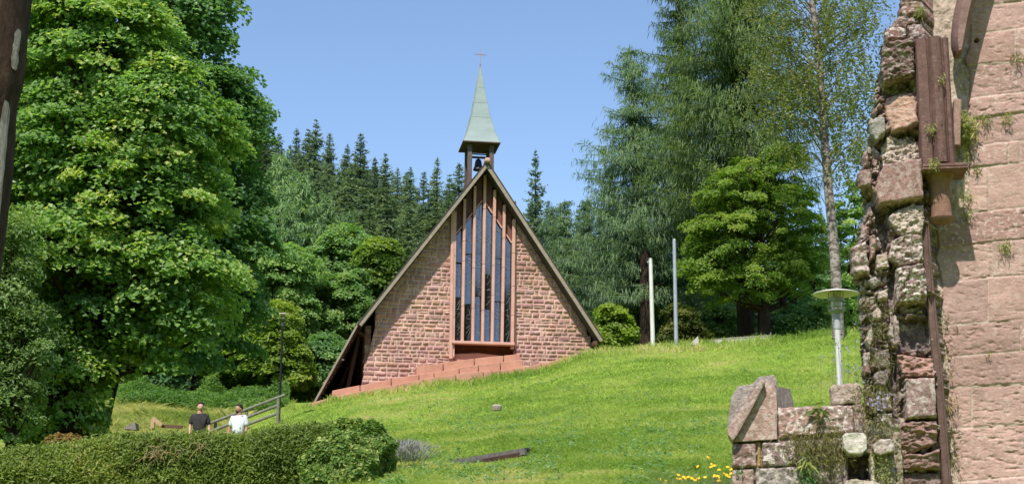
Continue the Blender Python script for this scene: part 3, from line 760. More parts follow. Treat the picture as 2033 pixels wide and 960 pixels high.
# ---- belfry
DB = 1.35 + OV; bc = A[0] - .02
def spx(px, py):                 # x, z in the belfry's own plane
    return loc(px, py, OV - DB)
BO = OV - DB; k_sc = 52.3 / F
bc = spx(951.5, 290)[0]; ze = spx(951, 291.5)[1]; zap = spx(953, 132)[1]
bel = MB(); hw = .735
prof = [(0, 1.0), (.05, .90), (.14, .745), (.24, .62), (.36, .50), (.5, .375), (.65, .262), (.8, .16), (.92, .075), (1.0, .022)]
V = []; Fc = []
for i, (t, r) in enumerate(prof):
    for sx, sy in ((-1, -1), (1, -1), (1, 1), (-1, 1)):
        p = wl(bc + sx * hw * r, ze + (zap - ze) * t, BO - sy * hw * r); V.append(p)
for i in range(len(prof) - 1):
    for k in range(4): Fc.append((i * 4 + k, i * 4 + (k + 1) % 4, (i + 1) * 4 + (k + 1) % 4, (i + 1) * 4 + k))
Fc.append(tuple(range(len(V) - 4, len(V))))
bel.add(V, Fc)
belfry = MB()
zr = roofz(bc, -th)
for sx in (-1, 1):
    for sy in (-1, 1):
        mb = MB(); x = bc + sx * .43; o = BO - sy * .43
        mb.bar(wl(x, roofz(x, -th) - .25, o), wl(x, ze - .045, o), .17, .17, CN, .012)
        mb.build('belfry_post', M['post_wood'] if sy < 0 else M['wood_dark'], chapel)  # rear posts get a darker timber colour in place of shade
sp = bel.build('spire', M['copper'], chapel)
mb = MB()
for sx, sy in ((-1, -1), (1, -1), (1, 1), (-1, 1)):   # folded seams along the four hips
    mb.tube([wl(bc + sx * hw * r * 1.004, ze + (zap - ze) * t, BO - sy * hw * r * 1.004) for t, r in prof], .012, 5)
for t in (.33, .52, .72):
    r = np.interp(t, [a for a, _ in prof], [b for _, b in prof]) * hw * 1.006
    q = [wl(bc + sx * r, ze + (zap - ze) * t, BO - sy * r) for sx, sy in ((-1, -1), (1, -1), (1, 1), (-1, 1), (-1, -1))]
    for a, b_ in zip(q[:-1], q[1:]): mb.tube([a, b_], .006, 4)
mb.build('seam', M['copper'], sp)
mb = MB(); mb.box(wl(bc, ze - .022, BO), (hw * 2 + .01, hw * 2 + .01, .04), CX, CN, CZ); mb.build('soffit', M['wood_dark'], sp)
mb = MB(); mb.tube([wl(bc, zap - .05, BO), wl(bc, zap + .1, BO)], .03, 8); mb.tube([wl(bc, zap, BO), wl(bc + .012, zap + .74, BO)], .016, 6)
mb.bar(wl(bc - .235, zap + .51, BO), wl(bc + .255, zap + .50, BO), .028, .028); mb.build('cross', M['cross'], sp)
mb = MB(); zb2 = ze - .44
mb.bar(wl(bc - .43, zb2, BO), wl(bc + .43, zb2, BO), .09, .07); mb.bar(wl(bc - .43, zb2 + .13, BO), wl(bc + .43, zb2 + .13, BO), .05, .04)
bell_o = mb.build('bell_yoke', M['wood_dark'], chapel)
mb = MB(); mb.lathe(wl(bc - .03, zb2 - .52, BO), [(.0, .02), (.21, .0), (.205, .03), (.155, .15), (.13, .32), (.10, .42), (.03, .46), (.03, .52)], 20)
mb.lathe(wl(bc - .03, zb2 - .58, BO), [(.0, 0), (.04, .02), (.04, .07), (0, .09)], 10)
mb.build('bell', M['iron'], bell_o, smooth=True)
# ---- stone steps / retaining tiers below the facade, one thing with a part for each tier
steps = thing('stone_steps', 'tiers of red sandstone slabs stepping along the foot of the chapel', 'steps', tuple(wl(-1, zb)))
def tier(top, bot, off, depth, cuts, seed):
    """one tier made of slabs between the photo columns in cuts"""
    rng = np.random.default_rng(seed); mb = MB()
    tx, ty = zip(*top); bx, by = zip(*bot)
    for a, b_ in zip(cuts[:-1], cuts[1:]):
        g = .9; k = rng.uniform(-.7, .7)
        m1 = (a + b_) / 2
        pts = [(a + g, np.interp(a, tx, ty) + k), (m1, np.interp(m1, tx, ty) + k + rng.uniform(-.4, .4)), (b_ - g, np.interp(b_, tx, ty) + k + rng.uniform(-.5, .5)), (b_ - g, np.interp(b_, bx, by) + 14), (a + g, np.interp(a, bx, by) + 14)]
        o = off + rng.uniform(-.03, .03)
        mb.prism([wl(*loc(x, y, o), o) for x, y in pts], -CN * depth)
    ob = mb.build('step_tier', M['red_sand'], steps)
    bm = bmesh.new(); bm.from_mesh(ob.data); bmesh.ops.bevel(bm, geom=[e_ for e_ in bm.edges], offset=.022, segments=2, affect='EDGES', profile=.6); bm.to_mesh(ob.data); bm.free()
tier([(825, 727), (949, 710), (1033, 702)], [(825, 742), (949, 724), (1035, 716)], .62, .9, [826, 880, 942, 1000, 1033], 1)
tier([(660, 775), (725, 762), (777, 751), (860, 738), (949, 723), (1039, 714)], [(660, 789), (777, 765), (860, 749), (949, 739), (1039, 731)], .98, .75, [659, 715, 777, 832, 862, 912, 950, 994, 1039], 2)
tier([(610, 802), (659, 788), (725, 774), (779, 764), (860, 748), (949, 737), (1040, 729), (1130, 707)], [(610, 812), (725, 796), (860, 766), (1130, 722)], 1.3, .7, [611, 668, 725, 790, 841, 905, 960, 1021, 1075, 1130], 3)
# ================================================================== the ruin
RD = 14.0
ra = rad(9)                      # the wall's right end comes nearer
RO = P(1900, 500, RD); RO[2] = 0; RX = np.array([math.cos(ra), -math.sin(ra), 0]); RN = np.array([-math.sin(ra), -math.cos(ra), 0])
def rl(px, py, off=0.0):
    p = on_plane(px, py, RO + RN * off, RN) - RO - RN * off; return np.array([p @ RX, p[2]])
def rw(x, z, off=0.0): return RO * np.array([1, 1, 0]) + RX * x + np.array([0, 0, 1.0]) * z + RN * off
RO0 = RO * np.array([1, 1, 0])
ruin = thing('ruined_abbey_wall', 'tall broken sandstone wall end with pink ashlar blocks, vault shaft and corbel', 'ruin', (float(RO[0]), float(RO[1]), gz(RO[0], RO[1])))
# --- ashlar face
def jline(pts, x): return np.interp(x, [p[0] for p in pts], [p[1] for p in pts])
JH = [[(1880, -160), (2033, -176), (2500, -225)], [(1880, -84), (2033, -100), (2500, -150)], [(1880, 22), (1950, 12), (2033, 2), (2500, -60)], [(1880, 76), (1930, 69), (2033, 55), (2500, -5)],
      [(1880, 133), (2033, 120), (2500, 70)], [(1880, 204), (1949, 192), (2033, 183), (2500, 135)], [(1880, 246), (1931, 236), (2033, 222), (2500, 178)],
      [(1880, 301), (1938, 292), (1977, 283), (2033, 279), (2500, 236)], [(1880, 339), (1940, 332), (2033, 322), (2500, 280)], [(1880, 430), (1933, 422), (2033, 411), (2500, 372)],
      [(1880, 492), (1901, 489), (1959, 480), (2033, 474), (2500, 438)], [(1850, 562), (1913, 556), (1963, 551), (2033, 545), (2500, 510)],
      [(1850, 649), (1893, 645), (2033, 633), (2500, 600)], [(1850, 711), (2033, 695), (2500, 662)], [(1850, 774), (1906, 768), (2033, 760), (2500, 730)],
      [(1850, 856), (1902, 850), (2033, 841), (2500, 815)], [(1850, 962), (1910, 956), (2033, 945), (2500, 925)], [(1850, 1050), (2033, 1035), (2500, 1015)], [(1850, 1130), (2033, 1118), (2500, 1100)], [(1850, 1400), (2033, 1400), (2500, 1400)]]
JV = {0: [2010], 1: [1990, 2120], 2: [2140], 3: [2016, 2240], 4: [2090], 5: [2180], 6: [2100], 7: [2002, 2025, 2150], 8: [1963, 2110], 9: [2040, 2200], 10: [1970, 2160], 11: [1963, 2075, 2230], 12: [2027, 2140], 13: [2060, 2210], 14: [1930, 2120], 15: [2050, 2190], 16: [1985, 2130], 17: [2060], 18: [1950, 2100]}
pal = np.array([(.43, .275, .245), (.46, .30, .265), (.40, .25, .225), (.44, .285, .26), (.48, .32, .285)])
lo = rl(1850, 1100); hi = rl(2500, -160)
AO = -.24; OA = RO0 + RN * AO
U_, Vv = grid(rl(1846, 600, AO)[0] - .3, rl(2480, 500, AO)[0], rl(1900, 1250, AO)[1], rl(1900, -170, AO)[1], .0085)
# photo coordinates of every grid point, so that the traced joints can be compared with it
Pw = OA + U_[..., None] * RX + Vv[..., None] * np.array([0, 0, 1.0]); kk = Pw @ fw
PX = 1016.5 + F * (Pw @ RT) / kk; PY = 480 - F * (Pw @ UP) / kk
wob = (fbm(PX / 55, PY / 55, seed=31, oct=3) - .5) * 5
H = np.full(U_.shape, -.010); col = np.tile(np.array([.50, .43, .34]), U_.shape + (1,)); lich = np.full(U_.shape, .25)
rngr = np.random.default_rng(5)
for k in range(len(JH) - 1):
    yt = jline(JH[k], PX); yb = jline(JH[k + 1], PX); xsj = [1700] + JV.get(k, []) + [2900]
    for a, b_ in zip(xsj[:-1], xsj[1:]):
        jw = rngr.uniform(.5, 1.5)
        d = np.minimum(np.minimum(PY - yt - jw, yb - jw - PY), np.minimum(PX - a - jw, b_ - jw - PX)) + wob * .45
        m_ = d > 0; cl = pal[rngr.integers(len(pal))] * rngr.uniform(.92, 1.08)
        sd = int(rngr.integers(1e5)); tool = rngr.uniform(.3, 1.3)
        hh = rngr.uniform(-.006, .012) + .0 * d - .010 * np.exp(-np.clip(d, 0, None) / 1.4)
        # tooling pits, short horizontal gouges
        g = fbm(PX / 16 + sd, PY / 5.5, seed=sd % 97, oct=4); hh = hh - np.clip(g - .56, 0, 1) * .05 * tool + (fbm(PX / 60, PY / 40, seed=sd % 89, oct=3) - .5) * .02
        H = np.where(m_, hh, H); stain = .86 + .28 * fbm(PX / 90 + sd, PY / 50, seed=12, oct=4)
        col = np.where(m_[..., None], cl * stain[..., None] * np.array([1, 1, .97]), col); lich = np.where(m_, rngr.uniform(.15, .6), lich)
# ragged mortar strip beside the shaft
edge = 1912 + 10 * (fbm(PY / 40, PY * 0, seed=44, oct=3) - .5) * 2 + np.where(PY > 440, -66 + (PY - 440) * .085, 0)
m_ = PX < edge + 12; H = np.where(m_, -.03 + (fbm(PX / 10, PY / 14, seed=48, oct=4) - .5) * .05, H)
col = np.where(m_[..., None], np.array([.46, .37, .29]) * (.75 + .5 * fbm(PX / 12, PY / 12, seed=51)[..., None]), col); lich = np.where(m_, .8, lich)
# putlog hole
H = np.where(np.hypot(PX - 1939, PY - 81) < 4.5, -.09, H); col = np.where((np.hypot(PX - 1939, PY - 81) < 4.5)[..., None], np.array([.2, .1, .07]), col)
relief('ashlar_face', OA, RX, CZ, RN, U_, Vv, H, col, lich, PX > 1838, M['ashlar'], ruin, back=.9, smooth=True)

# --- broken rubble end
def rsil(y):                     # left silhouette, photo column by row
    pts = [(-170, 1800), (0, 1787), (25, 1783), (40, 1773), (52, 1757), (78, 1754), (100, 1748), (140, 1744), (165, 1741), (185, 1735), (200, 1737), (250, 1722), (275, 1726), (292, 1721), (300, 1711), (332, 1711), (340, 1701),
           (374, 1701), (380, 1715), (420, 1717), (455, 1704), (480, 1700), (492, 1687), (542, 1688), (560, 1709), (600, 1706), (700, 1711), (745, 1713), (790, 1718), (1000, 1722), (1300, 1722)]
    return np.interp(y, [p[0] for p in pts], [p[1] for p in pts])
U_, Vv = grid(rl(1670, 500)[0], rl(1862, 900)[0] + .12, rl(1780, 1240)[1], rl(1800, -160)[1], .0068)
Pw = RO0 + U_[..., None] * RX + Vv[..., None] * np.array([0, 0, 1.0]) + RN * .1; kk = Pw @ fw
PX = 1016.5 + F * (Pw @ RT) / kk; PY = 480 - F * (Pw @ UP) / kk
# base: small rubble in mortar, from a cell pattern
rngr = np.random.default_rng(17)
sx = rngr.uniform(1670, 1910, 1500); sy = rngr.uniform(-160, 1250, 1500)
qx = (PX + (fbm(PX / 14, PY / 14, seed=61) - .5) * 12).ravel(); qy = (PY + (fbm(PX / 14, PY / 14, seed=62) - .5) * 12).ravel()
d1 = np.full(qx.shape, 1e9); d2 = d1.copy(); id1 = np.zeros(qx.shape, int)
so_ = np.argsort(sy); sx, sy = sx[so_], sy[so_]
for i in range(len(sx)):
    sel = np.abs(qy - sy[i]) < 38; 
    dd = np.hypot(qx[sel] - sx[i], (qy[sel] - sy[i]) * 1.25); a1 = d1[sel]; a2 = d2[sel]; ai = id1[sel]
    nw = dd < a1; a2 = np.where(nw, a1, np.minimum(a2, dd)); ai = np.where(nw, i, ai); a1 = np.where(nw, dd, a1)
    d1[sel] = a1; d2[sel] = a2; id1[sel] = ai
edge_d = ((d2 - d1)).reshape(PX.shape); cid = id1.reshape(PX.shape)
sh = rngr.uniform(-.05, .09, len(sx)); sc = np.array([(.25, .17, .15), (.33, .25, .21), (.17, .115, .11), (.36, .29, .23), (.24, .155, .13), (.30, .21, .18)])[rngr.integers(0, 6, len(sx))]
tx = rngr.normal(size=(len(sx), 2)) * .0035
H = sh[cid] + np.minimum(edge_d, 4) * .010 - .02 + tx[cid, 0] * (PX - sx[cid]) + tx[cid, 1] * (PY - sy[cid]) + (fbm(PX / 9, PY / 9, seed=66, oct=4) - .5) * .08
col = np.where((edge_d < 1.7)[..., None], np.array([.34, .28, .21]) * .8, sc[cid] * 1.0); lich = np.where(edge_d < 1.7, .2, rngr.random(len(sx))[cid] ** 1.5)
def stone(poly, h, c, li=.3, rough=.03, rnd=.05, tilt=(0, 0), pit=(14, 9), dome=0.0, seed=0):
    global H, col, lich
    P_ = np.array(poly, float); x0, y0 = P_.min(0) - 8; x1, y1 = P_.max(0) + 8
    sel = (PX > x0) & (PX < x1) & (PY > y0) & (PY < y1)
    x = PX[sel]; y = PY[sel]
    wx = (fbm(x / 7, y / 7, seed=seed + 3) - .5) * 4; wy = (fbm(x / 7, y / 7, seed=seed + 4) - .5) * 4
    d = poly_sd(x + wx, y + wy, P_); cx, cy = P_.mean(0)
    g = fbm(x / pit[0], y / pit[1], seed=seed + 7, oct=5)
    hh = h + tilt[0] * (x - cx) + tilt[1] * (y - cy) - rnd * np.exp(-np.clip(d, 0, None) / 1.5) - np.abs(fbm(x / pit[0] / 1.9, y / pit[1] / 1.9, seed=seed + 27, oct=5) - .5) * rough * 1.8 + (g - .5) * rough * 1.5 + rough * .2 + dome * np.clip(d, 0, 20) / 20
    m = d > 0
    a = H[sel]; a[m] = hh[m]; H[sel] = a
    cc = col[sel]; cc[m] = np.array(c) * (.8 + .4 * fbm(x / 20, y / 20, seed=seed + 9))[m][:, None]; col[sel] = cc
    l_ = lich[sel]; l_[m] = li; lich[sel] = l_
BR = (.27, .165, .14); PK = (.40, .25, .21); DK = (.19, .12, .105); OR = (.42, .26, .19); GY = (.34, .31, .27); PL = (.45, .36, .29); RD_ = (.38, .215, .175)
stones = [
 ([(1790, -60), (1850, -70), (1852, 2), (1800, 6)], .10, BR, .4), ([(1852, -80), (1893, -80), (1893, 0), (1855, 0)], .12, PK, .4),
 ([(1788, 2), (1840, 0), (1835, 28), (1800, 32), (1784, 26)], .10, BR, .6), ([(1842, 2), (1892, 4), (1893, 40), (1850, 44), (1838, 28)], .08, BR, .5),
 ([(1776, 36), (1818, 34), (1820, 60), (1765, 56)], .12, DK, .5), ([(1755, 56), (1798, 56), (1800, 78), (1754, 80)], .14, BR, .9),
 ([(1800, 50), (1828, 46), (1842, 66), (1836, 86), (1806, 84)], .13, (.26, .17, .155), .5), ([(1844, 46), (1892, 44), (1893, 82), (1848, 86)], .10, BR, .6),
 ([(1752, 82), (1810, 84), (1812, 94), (1750, 96)], .09, BR, .4),
 ([(1746, 96), (1811, 87), (1815, 158), (1783, 164), (1752, 172), (1744, 140)], .27, DK, .35, .045, .06, (0, -.0008), (9, 6)),
 ([(1758, 190), (1815, 178), (1823, 250), (1800, 258), (1770, 266), (1758, 230)], .15, OR, .25, .035, .06, (.001, .0016), (22, 12)),
 ([(1724, 246), (1740, 236), (1756, 238), (1757, 268), (1737, 284), (1724, 262)], .20, GY, .1, .006, .03),
 ([(1764, 268), (1824, 278), (1828, 322), (1790, 328), (1752, 330), (1750, 290)], .07, PL, .7, .05, .03, (0, 0), (7, 5)),
 ([(1755, 332), (1827, 322), (1831, 400), (1800, 404), (1742, 412), (1734, 384), (1742, 352)], .26, (.33, .2, .17), .3, .01, .05, (.0004, 0), (30, 30)),
 ([(1712, 302), (1722, 296), (1727, 328), (1714, 332)], .16, BR, .5), ([(1701, 346), (1712, 342), (1728, 340), (1730, 374), (1702, 376)], .22, BR, .3, .012),
 ([(1762, 432), (1780, 419), (1809, 407), (1833, 408), (1835, 440), (1830, 467), (1790, 471), (1769, 450)], .17, PL, .6, .05, .04, (0, 0), (8, 6)),
 ([(1768, 480), (1805, 467), (1830, 470), (1833, 521), (1784, 529), (1763, 515)], .19, (.33, .25, .21), .8, .055, .04, (0, 0), (9, 7)),
 ([(1779, 536), (1830, 527), (1839, 558), (1839, 600), (1778, 604)], .24, (.30, .21, .19), 1.0, .05, .06, (0, -.0012), (9, 7)),
 ([(1688, 494), (1717, 484), (1727, 544), (1692, 548)], .22, (.30, .2, .175), .7, .03, .04, (0, -.001)), ([(1709, 452), (1728, 434), (1727, 470), (1706, 484)], .10, BR, .4, .05),
 ([(1727, 470), (1738, 478), (1738, 505), (1726, 520)], .18, (.38, .23, .19), .3), ([(1740, 506), (1762, 500), (1766, 532), (1738, 534)], .14, PL, .7), ([(1719, 557), (1738, 550), (1750, 561), (1734, 573)], .17, GY, .3, .015),
 ([(1741, 581), (1762, 572), (1764, 594), (1743, 596)], .15, PL, .9), ([(1730, 622), (1742, 609), (1751, 622), (1749, 636), (1733, 636)], .17, PL, .3, .015), ([(1759, 668), (1767, 640), (1784, 636), (1787, 680), (1773, 690)], .18, (.36, .27, .25), .8),
 ([(1717, 674), (1731, 642), (1735, 674), (1726, 692)], .14, PL, .6), ([(1731, 748), (1744, 735), (1758, 736), (1764, 750), (1758, 768), (1737, 766)], .18, (.24, .19, .17), .1, .012),
 ([(1714, 700), (1728, 695), (1730, 740), (1714, 744)], .13, BR, .8), ([(1735, 700), (1765, 690), (1768, 728), (1738, 732)], .10, (.3, .23, .2), .6),
 ([(1779, 702), (1853, 712), (1855, 749), (1790, 751)], .17, RD_, .15, .06, .05, (0, .0012), (12, 7)),
 ([(1794, 754), (1854, 752), (1857, 830), (1797, 834)], .25, (.31, .21, .185), .55, .018, .05, (0, 0), (22, 14)),
 ([(1777, 840), (1858, 836), (1860, 880), (1820, 896), (1783, 910)], .20, (.31, .185, .155), .2, .06, .05, (0, -.001), (16, 7)),
 ([(1781, 898), (1830, 902), (1864, 890), (1866, 932), (1784, 932)], .17, (.30, .18, .15), .15, .06, .05, (0, -.001), (16, 7)),
 ([(1784, 936), (1869, 936), (1871, 1010), (1784, 1010)], .08, DK, .2), ([(1784, 1014), (1872, 1014), (1872, 1080), (1784, 1080)], .16, BR, .2),
 ([(1725, 790), (1768, 785), (1770, 812), (1728, 816)], .12, PL, .4), ([(1740, 820), (1772, 818), (1774, 850), (1742, 852)], .10, (.4, .36, .3), .9)]
for i, s in enumerate(stones): stone(*s, seed=i * 13)
# deep recesses, their colour darkened to stand in for shadow
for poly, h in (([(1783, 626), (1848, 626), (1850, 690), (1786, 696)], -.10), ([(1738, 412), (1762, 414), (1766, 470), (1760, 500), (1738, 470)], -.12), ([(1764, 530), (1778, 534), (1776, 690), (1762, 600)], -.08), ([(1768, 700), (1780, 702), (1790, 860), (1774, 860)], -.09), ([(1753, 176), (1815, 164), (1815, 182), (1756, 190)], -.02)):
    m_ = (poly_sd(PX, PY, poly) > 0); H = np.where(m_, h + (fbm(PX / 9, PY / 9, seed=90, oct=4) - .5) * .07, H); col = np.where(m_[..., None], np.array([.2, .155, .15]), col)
sil = rsil(PY) + (fbm(PY / 6, PX * 0, seed=71, oct=3) - .5) * 5
rgt = np.interp(PY, [-170, 80, 440, 700, 1000, 1300], [1896, 1896, 1836, 1856, 1872, 1880])
dsil = PX - sil; H = H - .10 * np.exp(-np.clip(dsil, 0, None) / 5)
relief('rubble_end', RO0, RX, CZ, RN, U_, Vv, H, col, lich, (dsil > 0) & (PX < rgt), M['rockwall'], ruin, back=.8, shift=.42, smooth=True)
# --- shaft, rib, corbel and fillet
def prismz(name, prof, pt, pb, off, mat, seg=10, twist=0, seed=1, rough=.006):
    """prof: list of (x, out) metres around the axis; swept from photo point pb up to pt"""
    a = rl(*pb, off); b_ = rl(*pt, off); V = []; n = len(prof); rng = np.random.default_rng(seed)
    for i in range(seg + 1):
        t = i / seg; c = a + (b_ - a) * t
        for x, o in prof: V.append(rw(c[0] + x + rng.normal() * rough * .4, c[1], off + o + rng.normal() * rough * .4))
    Fc = [(i * n + k, i * n + (k + 1) % n, (i + 1) * n + (k + 1) % n, (i + 1) * n + k) for i in range(seg) for k in range(n)]
    Fc += [tuple(range(n)), tuple(range(seg * n, seg * n + n))]
    V = np.array(V)
    mb = MB(); mb.add(V, Fc); ob = mb.build(name, mat, ruin, smooth=True)
    nn = len(ob.data.vertices)
    a1 = ob.data.attributes.new('Col', 'FLOAT_COLOR', 'POINT'); a1.data.foreach_set('color', np.tile([.155, .088, .076, 1], nn).astype(np.float32))
    a2 = ob.data.attributes.new('Lich', 'FLOAT', 'POINT'); a2.data.foreach_set('value', np.full(nn, .15, np.float32)); return ob
M['shaftstone'] = stonemat('brown_shaft_stone', 12, (.48, .42, .36), 30, 45, .012, .7, 1.2, .6)
px_m = F / RD
prismz('vault_shaft', [(-.185, -.2), (-.185, .08), (-.175, .10), (-.085, .125), (-.075, .105), (-.065, .10), (-.055, .125), (-.03, .165), (0.01, .18), (.045, .165), (.065, .125), (.072, .10), (.082, .10), (.09, .12), (.12, .125), (.145, .09), (.15, .02), (.15, -.2)], (1851, 84), (1866, 330), .17, M['shaftstone'], 12)
for y in (160, 236):             # joints of the shaft
    a = rl(1851 + (y - 84) * .061, y, .12); mb = MB(); mb.box(rw(a[0], a[1], .14), (.36, .34, .006), RX, RN, CZ)
# rib springing to the upper right
pts = [(1905, 104), (1906, 84), (1909, 60), (1914, 30), (1921, 0), (1931, -40), (1944, -90), (1960, -150)]
V = []; prf = [(-.085, -.15), (-.085, .02), (-.04, .10), (.03, .12), (.075, .03), (.075, -.15)]
wdt_ = [.35, .75, 1.0, 1.12, 1.2, 1.25, 1.3, 1.3]
for (x, y), k in zip(pts, wdt_):
    c = rl(x, y, .12)
    for a, o in prf: V.append(rw(c[0] + a * k, c[1], .08 + o))
n = len(prf); mb = MB(); mb.add(V, [(i * n + k, i * n + (k + 1) % n, (i + 1) * n + (k + 1) % n, (i + 1) * n + k) for i in range(len(pts) - 1) for k in range(n)] + [tuple(range(n)), tuple(range(len(V) - n, len(V)))])
def paint(ob, c, l):
    nn = len(ob.data.vertices)
    a1 = ob.data.attributes.new('Col', 'FLOAT_COLOR', 'POINT'); a1.data.foreach_set('color', np.tile([*c, 1], nn).astype(np.float32))
    a2 = ob.data.attributes.new('Lich', 'FLOAT', 'POINT'); a2.data.foreach_set('value', np.full(nn, l, np.float32)); return ob
paint(mb.build('vault_rib', M['shaftstone'], ruin, smooth=True), (.24, .15, .13), .15)
# small fillet beside the shaft foot
a = rl(1898, 292, .02); b_ = rl(1900, 200, .02); mb = MB(); mb.bar(rw(*a, .02), rw(*b_, .02), .075, .12, RN, .01); paint(mb.build('fillet', M['shaftstone'], ruin), (.36, .23, .19), .2)
# corbel: abacus slab, bell and foot ring
c = rl(1872, 338, .19); mb = MB()
mb.box(rw(c[0] + .0, c[1] + .012, .14), (.44, .42, .035), RX, RN, CZ, .01); mb.box(rw(c[0], c[1] - .022, .14), (.455, .44, .022), RX, RN, CZ, .008)
cor = paint(mb.build('corbel', M['shaftstone'], ruin), (.20, .115, .095), .2)
mb = MB(); z0 = rl(1866, 438, .17)[1]; z1 = c[1] - .035; h = z1 - z0
mb.lathe(rw(c[0] - .03, z0, .10), [(.02, -.02), (.075, -.012), (.105, .0), (.128, .035), (.132, .045), (.108, .055), (.100, .10), (.098, h * .5), (.102, h * .8), (.14, h * .95), (.15, h)], 28)
paint(mb.build('corbel_bell', M['shaftstone'], cor, smooth=True), (.27, .15, .11), .05)
fp = [(1834, 436), (1838, 500), (1843, 560), (1851, 640), (1858, 710), (1866, 800), (1872, 880), (1879, 960), (1888, 1060), (1896, 1150)]
mb = MB(); q = [rw(*rl(x, y, .07), .05) for x, y in fp]; mb.tube(q[::-1], .036, 8); mb.tube([p + RX * .042 - RN * .03 for p in q[::-1]], .018, 6)
paint(mb.build('slender_colonette', M['shaftstone'], ruin, smooth=True), (.16, .10, .085), .1)

# --- the low wall with its gabled coping
LO = .30                          # stands a little nearer than the rubble end
low = thing('low_ruined_wall', 'low lichen-spotted wall of squared blocks topped by a gabled coping stone', 'wall', (float(rw(*rl(1580, 900), LO)[0]), float(rw(*rl(1580, 900), LO)[1]), gz(*rw(*rl(1580, 900), LO)[:2])))
U_, Vv = grid(rl(1440, 900, LO)[0], rl(1790, 900, LO)[0], rl(1600, 1250, LO)[1], rl(1600, 790, LO)[1], .0075)
OO = RO0 + RN * LO; Pw = OO + U_[..., None] * RX + Vv[..., None] * np.array([0, 0, 1.0]); kk = Pw @ fw
PX = 1016.5 + F * (Pw @ RT) / kk; PY = 480 - F * (Pw @ UP) / kk
H = (fbm(PX / 9, PY / 9, seed=166, oct=4) - .5) * .07 - .03; col = np.tile(np.array([.30, .25, .17]), U_.shape + (1,)); lich = np.full(U_.shape, .3)
LB = [([(1543, 809), (1627, 806), (1628, 862), (1546, 869)], .02, (.36, .225, .19), 1.0), ([(1630, 806), (1694, 802), (1696, 858), (1630, 862)], .02, (.33, .225, .195), .9), ([(1697, 801), (1716, 800), (1716, 860), (1698, 862)], .0, (.27, .18, .16), .4),
      ([(1453, 880), (1501, 877), (1502, 926), (1453, 929)], .03, (.29, .185, .16), .5), ([(1503, 877), (1511, 876), (1511, 926), (1503, 926)], .0, (.45, .30, .14), .1), ([(1513, 877), (1580, 873), (1582, 922), (1513, 926)], .03, (.25, .18, .165), .9),
      ([(1583, 872), (1683, 868), (1684, 914), (1583, 922)], .0, (.24, .18, .15), .7), ([(1453, 931), (1497, 929), (1499, 1010), (1453, 1010)], .04, (.33, .22, .185), .3), ([(1500, 929), (1592, 925), (1592, 1010), (1500, 1010)], .03, (.26, .22, .195), .6),
      ([(1595, 925), (1650, 922), (1652, 1010), (1595, 1010)], .0, (.24, .17, .15), .5), ([(1654, 920), (1684, 917), (1684, 1010), (1654, 1010)], .01, (.25, .19, .18), .5),
      ([(1453, 1014), (1560, 1014), (1560, 1100), (1453, 1100)], .03, (.3, .2, .17), .5), ([(1563, 1014), (1680, 1014), (1680, 1100), (1563, 1100)], .02, (.26, .19, .17), .5),
      ([(1728, 906), (1737, 905), (1738, 1000), (1729, 1000)], .03, (.5, .45, .38), .3), ([(1740, 905), (1780, 900), (1782, 1000), (1741, 1000)], -.02, (.3, .24, .19), .5)]
for i, s in enumerate(LB): stone(*s, .022, .035, (0, 0), (14, 9), 0, i * 7 + 500)
m_ = poly_sd(PX, PY, [(1685, 900), (1727, 898), (1728, 950), (1685, 950)]) > 0; H = np.where(m_, -.28, H); col = np.where(m_[..., None], np.array([.16, .12, .11]), col)  # cavity below the white block, colour darkened for its shadow
topy = np.interp(PX, [1440, 1453, 1541, 1542, 1716, 1722, 1790], [878, 878, 872, 807, 800, 832, 840]) + (fbm(PX / 12, PY * 0, seed=171) - .5) * 3
ms = (PX > 1453 + (fbm(PY / 9, PX * 0, seed=172) - .5) * 3) & (PY > topy)
relief('wall_blocks', OO, RX, CZ, RN, U_, Vv, H, col, lich, ms, M['rockwall'], low, back=.42, smooth=True)
mb = MB(); a = rw(*rl(1455, 873, LO), LO); b_ = rw(*rl(1788, 873, LO), LO)
def rprism(name, pts, off, depth, mat, par, c, l, bev=.012, sub=0, dis=.0):
    mb = MB(); mb.prism([rw(*rl(x, y, off), off) for x, y in pts], -RN * depth); ob = mb.build(name, mat, par)
    bm = bmesh.new(); bm.from_mesh(ob.data); bmesh.ops.bevel(bm, geom=list(bm.edges), offset=bev, segments=2, affect='EDGES', profile=.6)
    if sub:
        bmesh.ops.triangulate(bm, faces=[f for f in bm.faces if len(f.verts) > 4])
        for _ in range(sub): bmesh.ops.subdivide_edges(bm, edges=[e_ for e_ in bm.edges if e_.calc_length() > .03], cuts=1, use_grid_fill=True)
        bm.normal_update(); vs = list(bm.verts); co = np.array([v.co for v in vs]); nn = np.array([v.normal for v in vs]); h = (fbm(co[:, 0] * 14, co[:, 1] * 14, co[:, 2] * 14, seed=7, oct=4) - .5) * dis * 2
        for v, d in zip(vs, nn * h[:, None]): v.co += Vector(d)
    bm.to_mesh(ob.data); bm.free(); return paint(ob, c, l)
RW = M['rockwall']
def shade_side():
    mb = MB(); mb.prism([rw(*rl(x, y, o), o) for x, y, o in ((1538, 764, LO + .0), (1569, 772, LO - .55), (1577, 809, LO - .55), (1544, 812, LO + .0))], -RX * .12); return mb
cop = rprism('coping_stone', [(1457, 876), (1517, 762), (1525, 752), (1538, 764), (1542, 772), (1544, 871)], LO + .05, .36, RW, low, (.44, .29, .25), .45, .008, 3, .012)
rprism('coping_back_slab', [(1444, 850), (1452, 786), (1465, 764), (1493, 763), (1507, 747), (1536, 744), (1543, 756), (1540, 812), (1500, 850)], LO - .28, .10, RW, cop, (.33, .28, .25), .3, .01, 3, .012)
paint(shade_side().build('coping_side_slab', RW, cop), (.33, .27, .24), .4)
